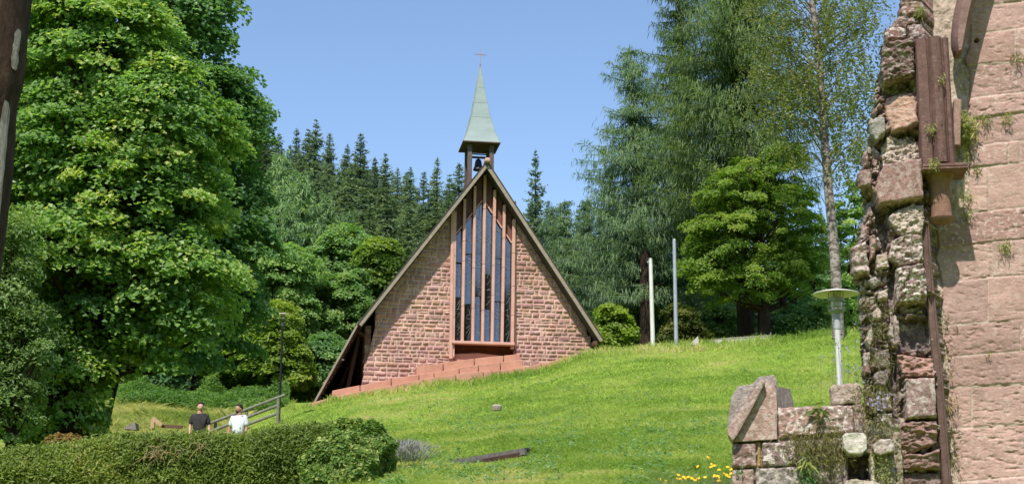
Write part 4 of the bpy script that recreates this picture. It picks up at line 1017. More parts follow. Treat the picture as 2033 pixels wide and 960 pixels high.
rprism('raking_moulding', [(1444, 850), (1449, 842), (1496, 775), (1512, 750), (1519, 757), (1506, 786), (1464, 862), (1455, 874), (1445, 862)], LO + .14, .44, RW, cop, (.42, .29, .26), .3, .016, 2, .008)
wb = rprism('projecting_white_block', [(1674, 864), (1681, 860), (1714, 856), (1719, 862), (1722, 889), (1713, 899), (1684, 899), (1676, 888)], LO + .22, .5, RW, low, (.62, .57, .48), .9, .012, 3, .02)
rprism('projecting_grey_block', [(1733, 884), (1745, 874), (1770, 869), (1776, 880), (1776, 894), (1748, 900), (1735, 896)], LO + .16, .4, RW, low, (.40, .33, .28), .8, .012, 3, .03)
rprism('lower_ledge_stone', [(1675, 966), (1680, 952), (1700, 950), (1736, 953), (1752, 962), (1756, 985), (1680, 985)], LO + .18, .4, RW, low, (.48, .40, .32), .5, .015, 3, .02)
tb = rprism('loose_block', [(1649, 768), (1656, 762), (1706, 759), (1711, 764), (1712, 794), (1706, 799), (1652, 802)], LO - .02, .24, RW, None, (.40, .29, .24), .3, .018, 3, .02)
tag(tb, 'squared brown block lying on top of the low wall below the near lamp', 'stone block')
bpy.context.view_layer.update()
# ================================================================== lamps, poles, timber, people
def lamp(name, label, px, pytop, pybase, D, Rd, matpole, mathead, shade_mat, group):
    t0 = P(px[0], pytop, D); x, z1 = t0[0], t0[2]; b0 = P(px[1], pybase, D); xb = b0[0]; z0 = min(b0[2], gz(xb, D) + .0); k = Rd
    z0 = gz(xb, D) - .1
    t = thing(name, label, 'street lamp', (xb, D, z0 + .1), group)
    top = np.array([x, D, z1]); base = np.array([xb, D, z0]); ax = nrm(top - base)
    q = lambda d: top - ax * d * k
    mb = MB(); mb.lathe(q(.30), [(.06, .19), (.35, .17), (.8, .05), (1.0, -.005), (1.0, -.03), (.985, -.035), (.78, .015), (.3, .11), (.05, .12)][::1], 40, ax)
    # lathe profile is in units of the disc radius
    V = np.concatenate(mb.v); c = q(.30); V = c + (V - c) * 1.0
    mb = MB(); mb.lathe(q(.26), [(r * k, z * k) for r, z in [(.04, .17), (.35, .155), (.8, .05), (1.0, -.01), (1.0, -.035), (.97, -.03), (.78, .01), (.3, .09), (.03, .10)]], 40, ax)
    mb.build('lamp_shade', shade_mat, t, smooth=True)
    mb = MB(); mb.lathe(q(.86), [(.06 * k, 0), (.235 * k, .01 * k), (.255 * k, .3 * k), (.25 * k, .66 * k), (.2 * k, .69 * k), (.05 * k, .70 * k)], 24, ax); mb.build('lamp_glass', M['lamp_glass'], t, smooth=True)
    X = nrm(np.cross((0, 1, 0), ax)); Y = np.cross(ax, X)
    for i in range(4):
        a = math.pi / 4 + i * math.pi / 2 + .25; o = (X * math.cos(a) + Y * math.sin(a)) * .33 * k
        mb = MB(); mb.tube([q(.2) + o, q(1.0) + o], .022 * k, 6); mb.build('rod', mathead, t)
    mb = MB(); n = 28; V = []
    for r, z in ((.36, .48), (.36, .62), (.345, .62), (.345, .48)):
        for j in range(n): V.append(q(z) + (X * math.cos(2 * math.pi * j / n) + Y * math.sin(2 * math.pi * j / n)) * r * k)
    mb.add(V, [(a * n + j, a * n + (j + 1) % n, ((a + 1) % 4) * n + (j + 1) % n, ((a + 1) % 4) * n + j) for a in range(4) for j in range(n)]); mb.build('band', mathead, t, smooth=True)
    mb = MB(); mb.lathe(q(1.22), [(.09 * k, -.25 * k), (.11 * k, -.05 * k), (.15 * k, 0.05 * k), (.36 * k, .16 * k), (.37 * k, .22 * k), (.1 * k, .24 * k)], 24, ax); mb.build('lamp_base', mathead, t, smooth=True)
    mb = MB(); mb.tube([base, q(1.35)], [.040] * 2, 12); mb.build('pole', matpole, t, smooth=True)
    mb = MB(); mb.tube([q(1.85), q(1.2)], .048, 12); mb.build('collar', mathead, t, smooth=True)
    return t
lamp('park_lamp', 'grey park lamp with a wide cream disc shade beside the broken wall', (1658.5, 1672), 571, 860, 19.0, .31, M['white_pole'], M['lamp_grey'], M['lamp_cream'], 'park lamps')
lamp('park_lamp', 'slim black park lamp with a small disc shade at the head of the wooden rails', (562, 554), 620, 832, 46.0, .25, M['lamp_black'], M['lamp_dark'], M['lamp_cream'], 'park lamps')
# two poles on the crest
for (xt, yt, xb, yb, r, mt, lab) in ((1291.5, 514, 1296.5, 690, .078, 'white_pole', 'shorter white pole standing on the grassy crest beside the chapel'), (1338.5, 476, 1342.5, 686, .072, 'grey_pole', 'taller galvanised grey pole on the grassy crest in front of the trees')):
    D = 51.5; a = P(xb, yb, D); b_ = P(xt, yt, D); a[2] = gz(a[0], D) - .2
    t = thing('pole', lab, 'pole', tuple(a)); mb = MB(); mb.tube([a, a + (b_ - a) * .5, b_], [r * 1.1, r, r * .9], 14); mb.build('mast', M[mt], t, smooth=True)
    mb = MB(); mb.tube([b_ - (b_ - a) * .002, b_ + np.array([0, 0, .03])], [r, r * .7], 14); mb.build('cap', M['grey_pole'], t)
    if mt == 'white_pole':
        mb = MB(); mb.box(b_ + np.array([-.1, -.03, -.12]), (.07, .05, .05), ch=.01); mb.build('pulley', M['grey_pole'], t)
# handrail beside the hidden stairs
D = 45
rl_t = thing('stair_railing', 'three sloping grey wooden rails on posts behind the two men', 'railing', tuple(P(500, 850, D)))
for (a, b_) in (((400, 846), (566, 783)), ((405, 861), (556, 802)), ((420, 868), (556, 818))):
    mb = MB(); mb.tube([P(*a, D), P(*b_, D + .2)], .048, 10); mb.build('rail', M['rail'], rl_t, smooth=True)
for x in (553, 490, 428):
    tp = P(x, 783 + (566 - x) * .38 + 3, D + .15); mb = MB(); mb.tube([np.array([tp[0], tp[1], gz(tp[0], tp[1]) - .3]), tp], .055, 10); mb.build('post', M['rail'], rl_t, smooth=True)
# wedge-like plank hatch in the lawn
D0 = 23.0
pa = P(1041, 889, 24.2); pb = P(893, 916, 22.4)
hatch = thing('timber_hatch', 'weathered plank box half sunk in the lawn below the chapel', 'timber box', tuple((pa + pb) / 2))
zz = np.array([0, 0, 1.0]); q = [P(893, 914, 22.4), P(1041, 889, 23.6), P(1042, 901, 23.6), P(893, 922, 22.4)]
mb = MB(); mb.prism(q, (0.04, .10, -.01)); mb.build('front_board', M['plank'], hatch)
q2 = [P(1041, 888.5, 23.55), P(1068, 892, 24.6), P(1046, 896.5, 24.6), P(1041, 897.5, 23.62)]
mb = MB(); mb.prism([P(1042, 889, 23.7), P(1068, 892, 24.9), P(1067, 897, 24.9), P(1042, 899, 23.7)], (-.05, .06, -.01)); mb.build('end_board', M['wood_dark'], hatch)
mb = MB(); mb.prism([P(893, 913, 22.5), P(1041, 888, 23.7), P(1052, 888.5, 24.3), P(910, 912, 23.0)], (0, 0, -.04)); mb.build('lid', M['plank'], hatch)
mb = MB(); mb.bar(P(960, 917, 22.85), P(1040, 903, 23.62), .03, .12); mb.build('inner_board', M['wood_red'], hatch)
# pale platform and little triangular board on the crest
D = 51.2
pf = thing('timber_platform', 'low pale timber platform on the crest under the conifers', 'platform', tuple(P(1470, 675, D)))
mb = MB(); mb.prism([P(1418, 681, D), P(1418, 675, D), P(1530, 668, D + .3), P(1530, 674, D + .3), P(1475, 680, D + .1)], (0, .06, 0)); mb.build('front_board', M['plank_light'], pf)
mb = MB(); mb.prism([P(1408, 677, D + .1), P(1418, 672.5, D), P(1530, 666.5, D + .3), P(1528, 664, D + 1.6), P(1440, 670, D + 1.6)], (0, 0, -.05)); mb.build('deck', M['plank'], pf)
mb = MB(); mb.bar(P(1530, 676, D + .32), P(1530, 659, D + .32), .035); mb.build('corner_post', M['plank'], pf)
ob = MB(); ob.prism([P(1368, 684, 50.6), P(1386, 666, 50.6), P(1388, 684, 50.6)], (0.05, .5, 0)); tag(ob.build('stone_wedge', M['plank_light']), 'small pale triangular stone poking out of the crest grass', 'stone')
# wooden trough edge seen left of the men
D = 41.5; tr = thing('timber_trough', 'tan slanted board and beam showing above the hedge left of the men', 'timber box', tuple(P(310, 840, D)))
mb = MB(); mb.bar(P(304, 829.5, D), P(322, 844, D), .10, .20, (0, 1, 0)); mb.build('slanted_board', M['tan_board'], tr)
mb = MB(); mb.bar(P(303, 831, D + .3), P(303, 850, D + .3), .10); mb.build('side_board', M['tan_board'], tr)
mb = MB(); mb.bar(P(322, 845, D + .1), P(362, 847, D + .1), .09); mb.build('beam', M['wood_red'], tr)
D = 41; mb = MB(); mb.prism([P(244, 850, D), P(262, 838, D), P(268, 838, D), P(270, 852, D)], (0, .4, 0)); tag(mb.build('tilted_board', M['plank']), 'grey-brown tilted board at the edge of the maple shade', 'board')
ob = MB(); ob.lathe(P(986, 806, 36), [(.02, -.12), (.12, -.1), (.14, 0), (.10, .04), (.02, .06)], 9); tag(ob.build('field_stone', M['loose_stone'], smooth=True), 'small pale stone lying alone in the middle of the lawn', 'stone')

# ---- people
def person(label, px, pytop, D, face, shirt, skin, legs, seed, lean=0.0, armL=.1, armR=.1, sc=1.0):
    top = P(px, pytop, D); Hh = 1.78 * sc; z0 = top[2] - Hh; base = np.array([top[0], D, z0])
    fx_, fy_ = math.sin(face), -math.cos(face); Fv = np.array([fx_, fy_, 0]); Sv = np.array([-fy_, fx_, 0])   # forward, his left
    bx_, by_ = math.sin(face * .35), -math.cos(face * .35); BF = np.array([bx_, by_, 0]); BS = np.array([-by_, bx_, 0])
    t = thing('person', label, 'person', tuple(base))
    g = lambda s, f, z: base + BS * s * sc + BF * f * sc + np.array([0, 0, z * sc])
    def skinobj(name, verts, edges, radii, mat, parent, sub=2, root=0):
        me = bpy.data.meshes.new(name); me.from_pydata([tuple(v - base) for v in verts], edges, []); me.materials.append(mat)
        o = bpy.data.objects.new(name, me); COL.objects.link(o); o.parent = parent
        bm = bmesh.new(); bm.from_mesh(me); bm.verts.layers.skin.verify(); bm.to_mesh(me); bm.free()
        o.modifiers.new('skin', 'SKIN').use_smooth_shade = True
        for i, r in enumerate(radii):
            sv = me.skin_vertices[0].data[i]; sv.radius = r if isinstance(r, tuple) else (r, r); sv.use_root = (i == root)
        md = o.modifiers.new('sub', 'SUBSURF'); md.levels = sub; md.render_levels = sub
        return o
    V = [g(0, 0, .95), g(0, 0, 1.12), g(0, .01, 1.32), g(0, 0, 1.45), g(0, .01, 1.53), g(0, .025, 1.60)]
    R = [(.15, .11), (.14, .105), (.16, .115), (.09, .07), .078, .075]; E = [(0, 1), (1, 2), (2, 3), (3, 4), (4, 5)]
    for s, ao in ((1, armL), (-1, armR)):
        b0 = len(V); V += [g(s * .19, 0, 1.42), g(s * (.24 + ao * .3), -.01, 1.14), g(s * (.23 + ao * .5), .07, .90), g(s * (.23 + ao * .5), .10, .80)]
        R += [.058, .045, .033, (.025, .038)]; E += [(2, b0), (b0, b0 + 1), (b0 + 1, b0 + 2), (b0 + 2, b0 + 3)]
        for k in range(4):
            f0 = len(V); V.append(g(s * (.235 + ao * .5), .10 + (k - 1.5) * .02, .755)); V.append(g(s * (.225 + ao * .5), .115 + (k - 1.5) * .02, .72 + .006 * abs(k - 1))); R += [.0095, .008]; E += [(b0 + 3, f0), (f0, f0 + 1)]
        f0 = len(V); V.append(g(s * (.22 + ao * .5), .145, .775)); R.append(.010); E.append((b0 + 3, f0))
    for s in (1, -1):
        b0 = len(V); V += [g(s * .095, 0, .88), g(s * .105, .02, .48), g(s * .11, -.01, .09), g(s * .115, .12, .04)]; R += [.092, .062, .042, (.045, .032)]; E += [(0, b0), (b0, b0 + 1), (b0 + 1, b0 + 2), (b0 + 2, b0 + 3)]
    body = skinobj('body', V, E, R, M[skin], t)
    dg = bpy.context.evaluated_depsgraph_get(); me2 = bpy.data.meshes.new_from_object(body.evaluated_get(dg)); body.modifiers.clear(); old = body.data; body.data = me2; me2.name = 'body'
    if not me2.materials: me2.materials.append(M[skin])
    # head, with the face turned towards what he looks at
    hc = base + Fv * .025 * sc + np.array([0, 0, 1.665 * sc]) + BF * .01
    def ell(mb, c, r, n=20, m_=14, f=None):
        V_ = []; Fq = []
        for i in range(m_ + 1):
            th_ = math.pi * i / m_
            for j in range(n):
                ph = 2 * math.pi * j / n; d = np.array([math.sin(th_) * math.cos(ph), math.sin(th_) * math.sin(ph), math.cos(th_)])
                k = f(d) if f else 1.0
                V_.append(c + (Sv * d[0] * r[0] + Fv * d[1] * r[1] + np.array([0, 0, 1]) * d[2] * r[2]) * k)
        for i in range(m_):
            for j in range(n): Fq.append((i * n + j, i * n + (j + 1) % n, (i + 1) * n + (j + 1) % n, (i + 1) * n + j))
        mb.add(V_, Fq)
    mb = MB()
    def hf(d):
        k = 1.0
        if d[2] < -.2: k -= .14 * (-d[2] - .2) * (1.2 - d[1])
        k += .16 * math.exp(-((d[0] / .14) ** 2 + ((d[2] + .08) / .2) ** 2)) * (d[1] > 0)       # nose
        k -= .06 * math.exp(-(((abs(d[0]) - .36) / .16) ** 2 + ((d[2] - .08) / .12) ** 2)) * (d[1] > 0)   # eye sockets
        return k
    ell(mb, hc, (.088 * sc, .105 * sc, .122 * sc), 26, 20, hf)
    for s in (1, -1): ell(mb, hc + Sv * s * .09 * sc - Fv * .005, (.012, .022, .032), 8, 6)
    bm = bmesh.new(); bm.from_mesh(body.data); off = len(bm.verts)
    nv_ = [bm.verts.new(Vector(v - base)) for v in np.concatenate(mb.v)]
    for fl_ in mb.f.values():
        for f_ in fl_:
            try: bm.faces.new([nv_[k] for k in f_]).smooth = True
            except ValueError: pass
    bm.to_mesh(body.data); bm.free()
    for s in (1, -1):
        mb = MB(); ell(mb, hc + Sv * s * .030 * sc + Fv * .094 * sc + np.array([0, 0, .012]), (.013, .008, .008), 8, 6); mb.build('eye', M['hair'], body, smooth=True)
    mb = MB(); ell(mb, hc + Fv * .088 * sc - np.array([0, 0, .052 * sc]), (.026, .012, .009), 10, 6); mb.build('mouth', M['recess'], body, smooth=True)
    mb = MB(); ell(mb, hc + np.array([0, 0, .036 * sc]) - Fv * .012 * sc, (.104 * sc, .120 * sc, .126 * sc), 22, 16, lambda d: 1.0 if (d[2] > .10 - .75 * max(0, -d[1]) and not (d[1] > .45 and d[2] < .42)) else .72)
    mb.build('hair', M['hair'], body, smooth=True)
    if seed == 2:
        mb = MB(); ell(mb, hc + Fv * .030 * sc - np.array([0, 0, .072 * sc]), (.060 * sc, .062 * sc, .052 * sc), 16, 10); mb.build('beard', M['hair'], body, smooth=True)
    # shirt
    V = [g(0, 0, .90), g(0, 0, 1.08), g(0, .01, 1.31), g(0, 0, 1.452)]; R = [(.205, .160), (.190, .152), (.215, .160), (.118, .100)]; E = [(0, 1), (1, 2), (2, 3)]
    for s, ao in ((1, armL), (-1, armR)):
        b0 = len(V); V += [g(s * .195, 0, 1.415), g(s * (.232 + ao * .2), -.005, 1.17)]; R += [.092, .080]; E += [(2, b0), (b0, b0 + 1)]
    skinobj('shirt', V, E, R, M[shirt], body)
    V = [g(0, 0, .93)]; R = [(.17, .125)]; E = []
    for s in (1, -1):
        b0 = len(V); V += [g(s * .095, 0, .84), g(s * .105, .02, .48), g(s * .11, -.01, .12)]; R += [.105, .078, .066]; E += [(0, b0), (b0, b0 + 1), (b0 + 1, b0 + 2)]
    skinobj('trousers', V, E, R, M[legs], body)
    return z0
z1_ = person('man in a charcoal t-shirt standing behind the hedge, facing the camera', 398.5, 800, 40.0, .35, 'shirt_dark', 'skin', 'trousers', 1, armL=.10, armR=.05)
z2_ = person('bearded man in a white t-shirt standing at the lower end of the rails, looking aside', 476, 803.5, 40.0, -.75, 'shirt_white', 'skin_tan', 'jeans', 2, armL=.02, armR=.14)
print('feet', z1_, gz(P(398, 800, 40)[0], 40), z2_, gz(P(476, 803, 40)[0], 40))
# ================================================================== trees
# --- forest on the hill: spruces and larches, each its own thing
G1 = 'spruces of the hillside forest'; G2 = 'light green larches of the hillside forest'
LAB1 = 'tall dark spruce in the wooded hillside behind the chapel'; LAB2 = 'light green feathery larch on the lower hillside left of the chapel'
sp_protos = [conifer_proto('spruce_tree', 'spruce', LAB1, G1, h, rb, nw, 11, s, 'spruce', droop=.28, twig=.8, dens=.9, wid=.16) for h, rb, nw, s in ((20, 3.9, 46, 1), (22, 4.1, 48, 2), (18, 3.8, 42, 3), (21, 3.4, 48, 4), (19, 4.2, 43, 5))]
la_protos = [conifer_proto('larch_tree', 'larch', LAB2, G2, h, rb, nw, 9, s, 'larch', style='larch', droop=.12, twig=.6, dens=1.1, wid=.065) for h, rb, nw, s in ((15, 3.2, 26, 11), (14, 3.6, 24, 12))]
spk = [kids(o) for o in sp_protos]; lak = [kids(o) for o in la_protos]
sp_used = [False] * 5; la_used = [False] * 2
def place(protos, ks, used, H0, i, px, D, pytop=None, h=None, lab=None, rng=None, slim=1.0, hmin=0, grp=None):
    x = P(px, 500, D)[0]; x = P(px, 500, D)[0]; z = gz(x, D) - .3
    if pytop is not None: h = P(px, pytop, D)[2] - z
    if h < hmin: return None
    x = P(px, pytop if pytop is not None else 400, D)[0]
    lab = lab or (LAB1 if protos is sp_protos else LAB2); s = h / H0[i]; loc_ = (x, D, z); rz = rng.uniform(0, 6.28)
    if not used[i]:
        o = protos[i]; used[i] = True; o.location = loc_; o.rotation_euler = (0, 0, rz); o.scale = (s ** .7 * slim, s ** .7 * slim, s)
        if lab: o['label'] = lab
        return o
    return dup(protos[i], ks[i], loc_, rz, (s ** .7 * slim, s ** .7 * slim, s), lab)
rng = np.random.default_rng(21)
SH = [20, 22, 18, 21, 19]; LH = [15, 14]
sky_line = [(505, 225), (530, 203), (555, 262), (590, 252), (628, 236), (655, 262), (690, 285), (717, 262), (745, 310), (766, 304), (790, 332), (815, 330), (842, 338), (868, 310), (893, 345), (912, 322), (935, 352)]
ORD = 'first second third fourth fifth sixth seventh eighth ninth tenth eleventh twelfth thirteenth fourteenth fifteenth sixteenth seventeenth'.split()
for i, (px, py) in enumerate(sky_line):
    l_ = ORD[i] + ' spruce top along the skyline, counting from the maple towards the belfry'
    if i == 6: l_ = 'spruce top on the skyline just left of the boldest dark spire'
    if i == 7: l_ = 'boldest dark spruce spire standing clear of the skyline midway to the belfry'
    place(sp_protos, spk, sp_used, SH, i % 5, px, rng.uniform(150, 172), py, rng=rng, slim=rng.uniform(.85, 1.25), lab=l_)
xs_ = [p[0] for p in sky_line]; ys_ = [p[1] for p in sky_line]
# rows below the skyline
for (D, dpy, n, x0, x1) in ((178, 22, 20, 480, 1000), (145, 50, 18, 490, 1000), (132, 88, 16, 520, 1000), (120, 128, 15, 540, 980), (110, 165, 12, 560, 960)):
    for k in range(n):
        px = x0 + (x1 - x0) * (k + rng.uniform(.1, .9)) / n
        py = np.interp(px, xs_, ys_) + dpy + rng.uniform(-14, 26)
        place(sp_protos, spk, sp_used, SH, int(rng.integers(5)), px, D + rng.uniform(-5, 5), py, rng=rng, hmin=5, slim=rng.uniform(1.0, 1.5))
# right of the chapel
place(sp_protos, spk, sp_used, SH, 1, 1063, 118, 295, 'lone slender spruce standing clear above the others right of the gable', None, 1.0) if False else None
o = place(sp_protos, spk, sp_used, SH, 1, 1063, 118, 295, rng=rng, lab='lone slender spruce standing clear against the sky right of the gable', slim=.75)
for (D, y0, n, x0, x1) in ((150, 400, 13, 1010, 1320), (125, 425, 12, 1010, 1330), (140, 395, 12, 1320, 1800), (110, 470, 14, 1180, 1800), (96, 520, 14, 1180, 1800)):
    for k in range(n):
        px = x0 + (x1 - x0) * (k + rng.uniform(.1, .9)) / n
        place(sp_protos, spk, sp_used, SH, int(rng.integers(5)), px, D + rng.uniform(-5, 5), y0 + rng.uniform(-20, 35), rng=rng, hmin=4)
# behind the big maple on the left
for (D, y0, n, x0, x1) in ((125, 60, 7, -80, 330), (95, 250, 7, -60, 480), (84, 380, 7, -60, 500)):
    for k in range(n):
        px = x0 + (x1 - x0) * (k + rng.uniform(.1, .9)) / n
        place(sp_protos, spk, sp_used, SH, int(rng.integers(5)), px, D + rng.uniform(-4, 4), y0 + rng.uniform(-30, 40), rng=rng, hmin=4, slim=1.2)
# feathery larches at mid-height, left of the chapel
for (px, py, D) in ((560, 292, 112), (602, 330, 104), (520, 345, 98), (648, 372, 106), (575, 410, 92), (500, 430, 88), (640, 440, 96), (540, 470, 84), (690, 415, 108), (610, 500, 86)):
    place(la_protos, lak, la_used, LH, int(rng.integers(2)), px, D, py, rng=rng, slim=1.05, lab='light green feathery larch ' + {560: 'with the highest top, next to the maple edge', 602: 'second highest, in front of the tallest spruces', 520: 'touching the right edge of the maple', 648: 'below the left skyline spruces', 575: 'at mid-height, second row from the top',
          500: 'half hidden by the maple, above the bushes', 640: 'at mid-height, rightmost of its row', 540: 'low down, above the black lamp', 690: 'furthest right, above the round yellow-green tree', 610: 'lowest, right above the blossoming bush'}[px])

# --- broadleaf understory left of the chapel
BL = broadleaf
BL('young_maple', 'round yellow-green young broadleaf tree just left of the chapel roof', 'tree', 752, 74, [(752, 520, 46, 50), (735, 560, 40, 40), (775, 545, 30, 38)], .14, 120, 15000, .55, .20, 'bright', seed=1)
BL('broadleaf_tree', 'bushy tree with pale blossom clusters behind the left roof slope', 'tree', 668, 70, [(668, 600, 66, 62), (630, 650, 50, 60), (710, 640, 46, 50), (700, 570, 40, 40)], .15, 200, 26000, .5, .17, 'mid', seed=2)
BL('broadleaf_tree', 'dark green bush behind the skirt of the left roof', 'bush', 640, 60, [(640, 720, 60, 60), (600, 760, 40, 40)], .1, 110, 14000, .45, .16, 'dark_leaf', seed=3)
BL('broadleaf_tree', 'bright yellow-green bush behind the black lamp', 'bush', 545, 58, [(540, 640, 48, 50), (560, 700, 56, 60), (510, 700, 50, 50), (585, 730, 34, 50)], .1, 190, 24000, .42, .15, 'bright', seed=4)
BL('broadleaf_tree', 'rounded leafy bush above the meadow behind the two men', 'bush', 455, 60, [(460, 735, 52, 50), (430, 700, 40, 46), (500, 760, 36, 36)], .1, 150, 19000, .42, .15, 'bright', seed=5)
BL('broadleaf_tree', 'tall mid green tree filling the gap between maple and lamp', 'tree', 540, 68, [(530, 560, 62, 70), (580, 540, 50, 60), (490, 620, 60, 60), (590, 620, 40, 50)], .16, 230, 28000, .55, .18, 'mid', seed=6)
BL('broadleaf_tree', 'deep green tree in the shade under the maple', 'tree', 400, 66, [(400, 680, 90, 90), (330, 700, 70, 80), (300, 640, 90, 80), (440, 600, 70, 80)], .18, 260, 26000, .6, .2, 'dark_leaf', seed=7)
BL('broadleaf_tree', 'mid green tree showing between the left spruces and the larches', 'tree', 700, 84, [(700, 480, 40, 44), (660, 510, 50, 50), (620, 560, 50, 50)], .16, 150, 16000, .6, .22, 'mid', seed=8)
# --- the big maples
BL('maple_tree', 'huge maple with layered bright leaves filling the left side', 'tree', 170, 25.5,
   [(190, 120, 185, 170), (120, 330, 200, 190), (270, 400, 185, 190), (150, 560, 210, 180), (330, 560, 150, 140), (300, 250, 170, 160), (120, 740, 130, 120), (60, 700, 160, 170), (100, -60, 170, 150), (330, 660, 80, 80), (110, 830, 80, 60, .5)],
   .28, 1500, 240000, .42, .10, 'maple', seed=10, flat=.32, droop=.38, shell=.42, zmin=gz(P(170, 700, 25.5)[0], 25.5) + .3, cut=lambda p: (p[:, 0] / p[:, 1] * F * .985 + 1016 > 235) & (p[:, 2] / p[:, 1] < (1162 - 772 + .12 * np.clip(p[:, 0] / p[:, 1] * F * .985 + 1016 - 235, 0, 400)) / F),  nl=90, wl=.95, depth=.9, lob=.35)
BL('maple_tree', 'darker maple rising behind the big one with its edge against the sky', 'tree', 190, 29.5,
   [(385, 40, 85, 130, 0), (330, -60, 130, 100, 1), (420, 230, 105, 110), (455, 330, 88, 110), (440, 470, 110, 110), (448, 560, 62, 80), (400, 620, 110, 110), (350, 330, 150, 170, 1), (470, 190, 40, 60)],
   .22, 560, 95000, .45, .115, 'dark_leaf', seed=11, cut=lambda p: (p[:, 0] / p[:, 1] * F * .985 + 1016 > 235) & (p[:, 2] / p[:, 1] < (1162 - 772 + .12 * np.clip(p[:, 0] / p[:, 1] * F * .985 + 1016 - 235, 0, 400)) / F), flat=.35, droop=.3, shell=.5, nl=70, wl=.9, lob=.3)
BL('hazel_bush', 'greyish twiggy bush with small pale leaves at the left edge', 'bush', 20, 22.8, [(20, 520, 70, 110), (-20, 640, 90, 120), (60, 680, 60, 90), (10, 780, 80, 90)], .08, 260, 30000, .28, .075, 'olive_bush', seed=12, nl=120, wl=.5, shell=.6)
BL('red_tipped_shrub', 'low shrub with reddish leaves poking over the hedge by the maple', 'bush', 140, 22.5, [(125, 872, 40, 10)], .02, 40, 1300, .12, .07, 'red_leaf', seed=13, wl=.5)
t0 = conifer_proto('spruce_tree', 'conifer', 'drooping dark conifer behind the maple in the top left corner', None, 24, 4.6, 40, 11, 31, 'bluish', style='droop', droop=.2, twig=.5, dens=1.1, wid=.035)
t0.location = (P(100, 300, 66)[0], 66, gz(P(100, 300, 66)[0], 66)); t0.scale = (1.3, 1.3, 1.35); 

# --- right stand: larches, big conifer, birch, hornbeam
def solo(label, cat, name, px, pytop, D, rb, nw, per, seed, mat, pxtop=None, **k):
    x = P(px, 600, D)[0]; z = gz(x, D) - .3; h = P(px, pytop, D)[2] - z
    t = conifer_proto(name, cat, label, None, h, rb, nw, per, seed, mat, **k); t.location = (x, D, z)
    if pxtop is not None:
        dx = P(pxtop, pytop, D)[0] - x
        for c in kids(t):        # a natural lean
            m_ = c.data; co = np.empty(len(m_.vertices) * 3, np.float32); m_.vertices.foreach_get('co', co); co = co.reshape(-1, 3); co[:, 0] += co[:, 2] / h * dx; m_.vertices.foreach_set('co', co.ravel()); m_.update()
    return t
solo('blue-green larch with long side branches against the sky right of the belfry', 'larch', 'larch_tree', 1284, 88, 62, 5.4, 30, 8, 51, 'bluish', 1250, style='droop', droop=.10, twig=.42, dens=1.4, wid=.032, h0=.2)
solo('towering dark conifer with hanging twig curtains behind the bright hornbeam', 'conifer', 'conifer_tree', 1478, -420, 58, 6.4, 38, 8, 52, 'drooping', 1440, style='droop', droop=.14, twig=.46, dens=1.6, wid=.034, h0=.26)
solo('slender dark conifer directly behind the towering one', 'conifer', 'conifer_tree', 1370, -60, 66, 4.4, 32, 8, 53, 'drooping', 1345, style='droop', droop=.18, twig=.46, dens=1.4, wid=.034, h0=.22)
for (px, py, D, rb, s, lab) in ((1122, 395, 66, 2.3, 61, 'drooping light conifer just right of the chapel eave'), (1168, 388, 69, 2.5, 62, 'second drooping conifer right of the chapel, taller than its neighbours'), (1212, 330, 72, 2.6, 63, 'drooping conifer under the blue-green larch'), (1096, 402, 74, 2.2, 64, 'small drooping conifer behind the right roof slope'), (1250, 420, 64, 2.6, 65, 'broad drooping conifer left of the white pole')):
    solo(lab, 'conifer', 'drooping_conifer', px, py, D, rb, 26, 8, s, 'bluish', style='droop', droop=.16, twig=.36, dens=1.4, wid=.034, h0=.08)
BL('hornbeam_tree', 'bright green spreading hornbeam in front of the dark conifer', 'tree', 1515, 54.5, [(1490, 400, 95, 90), (1450, 480, 100, 70), (1560, 440, 75, 100), (1410, 520, 70, 45), (1540, 345, 60, 60), (1545, 530, 80, 50), (1385, 470, 45, 35), (1400, 545, 60, 45), (1605, 500, 55, 85), (1480, 565, 110, 36), (1560, 318, 46, 44), (1440, 380, 60, 50)],
   .22, 560, 66000, .38, .12, 'bright', seed=20, flat=.38, droop=.25, shell=.5, nl=50, wl=.7)
# birch: pale trunk, loose hanging foliage
rngb = np.random.default_rng(77); D = 48; bx = P(1663, 660, D)[0]; bz = gz(bx, D) - .2
t = thing('birch_tree', 'tall birch with pale scarred trunk and loose hanging leaves beside the ruin', 'birch', (bx, D, bz))
mb = MB(); bp = [(1664, 670), (1661, 570), (1655, 480), (1646, 390), (1638, 290), (1632, 200), (1626, 110), (1612, 0), (1598, -120), (1590, -260)]; br = [.22, .185, .17, .16, .15, .135, .12, .10, .075, .045]
bpts = [P(x, y, D) for x, y in bp]; bpts[0][2] = bz; mb.tube(bpts, br, 12)
cc = []
for (a, b_, c, d_, n) in ((1690, 60, 50, 120, 60), (1560, 40, 75, 110, 46), (1640, -60, 100, 90, 56), (1700, 200, 34, 90, 34), (1545, 170, 60, 60, 30), (1600, 240, 60, 60, 24), (1690, 310, 25, 45, 10), (1580, 120, 60, 60, 34)):
    for _ in range(n):
        q = rngb.normal(size=2); q /= max(1, np.linalg.norm(q) / 1.0) ; cc.append(P(a + q[0] * c, b_ + q[1] * d_, D + rngb.normal() * 1.3))
cc = np.array(cc)
for e_ in cc[rngb.choice(len(cc), 90, replace=False)]:
    zs = [b[2] for b in bpts]; s = np.array([np.interp(e_[2] - abs(e_[0] - bx) * .6, zs, [b[k] for b in bpts]) for k in range(3)])
    mb.tube([s, (s + e_) / 2 + np.array([0, 0, .25]), e_], [.035, .02, .008], 4, False)
mb.build('trunk', None, t, smooth=True)
m, nt_, b = mat_new('birch_bark', .85, .2); g = nt_.nodes.new('ShaderNodeNewGeometry'); mp = nt_.nodes.new('ShaderNodeMapping'); mp.inputs['Scale'].default_value = (4, 4, 9); nt_.links.new(g.outputs['Position'], mp.inputs[0])
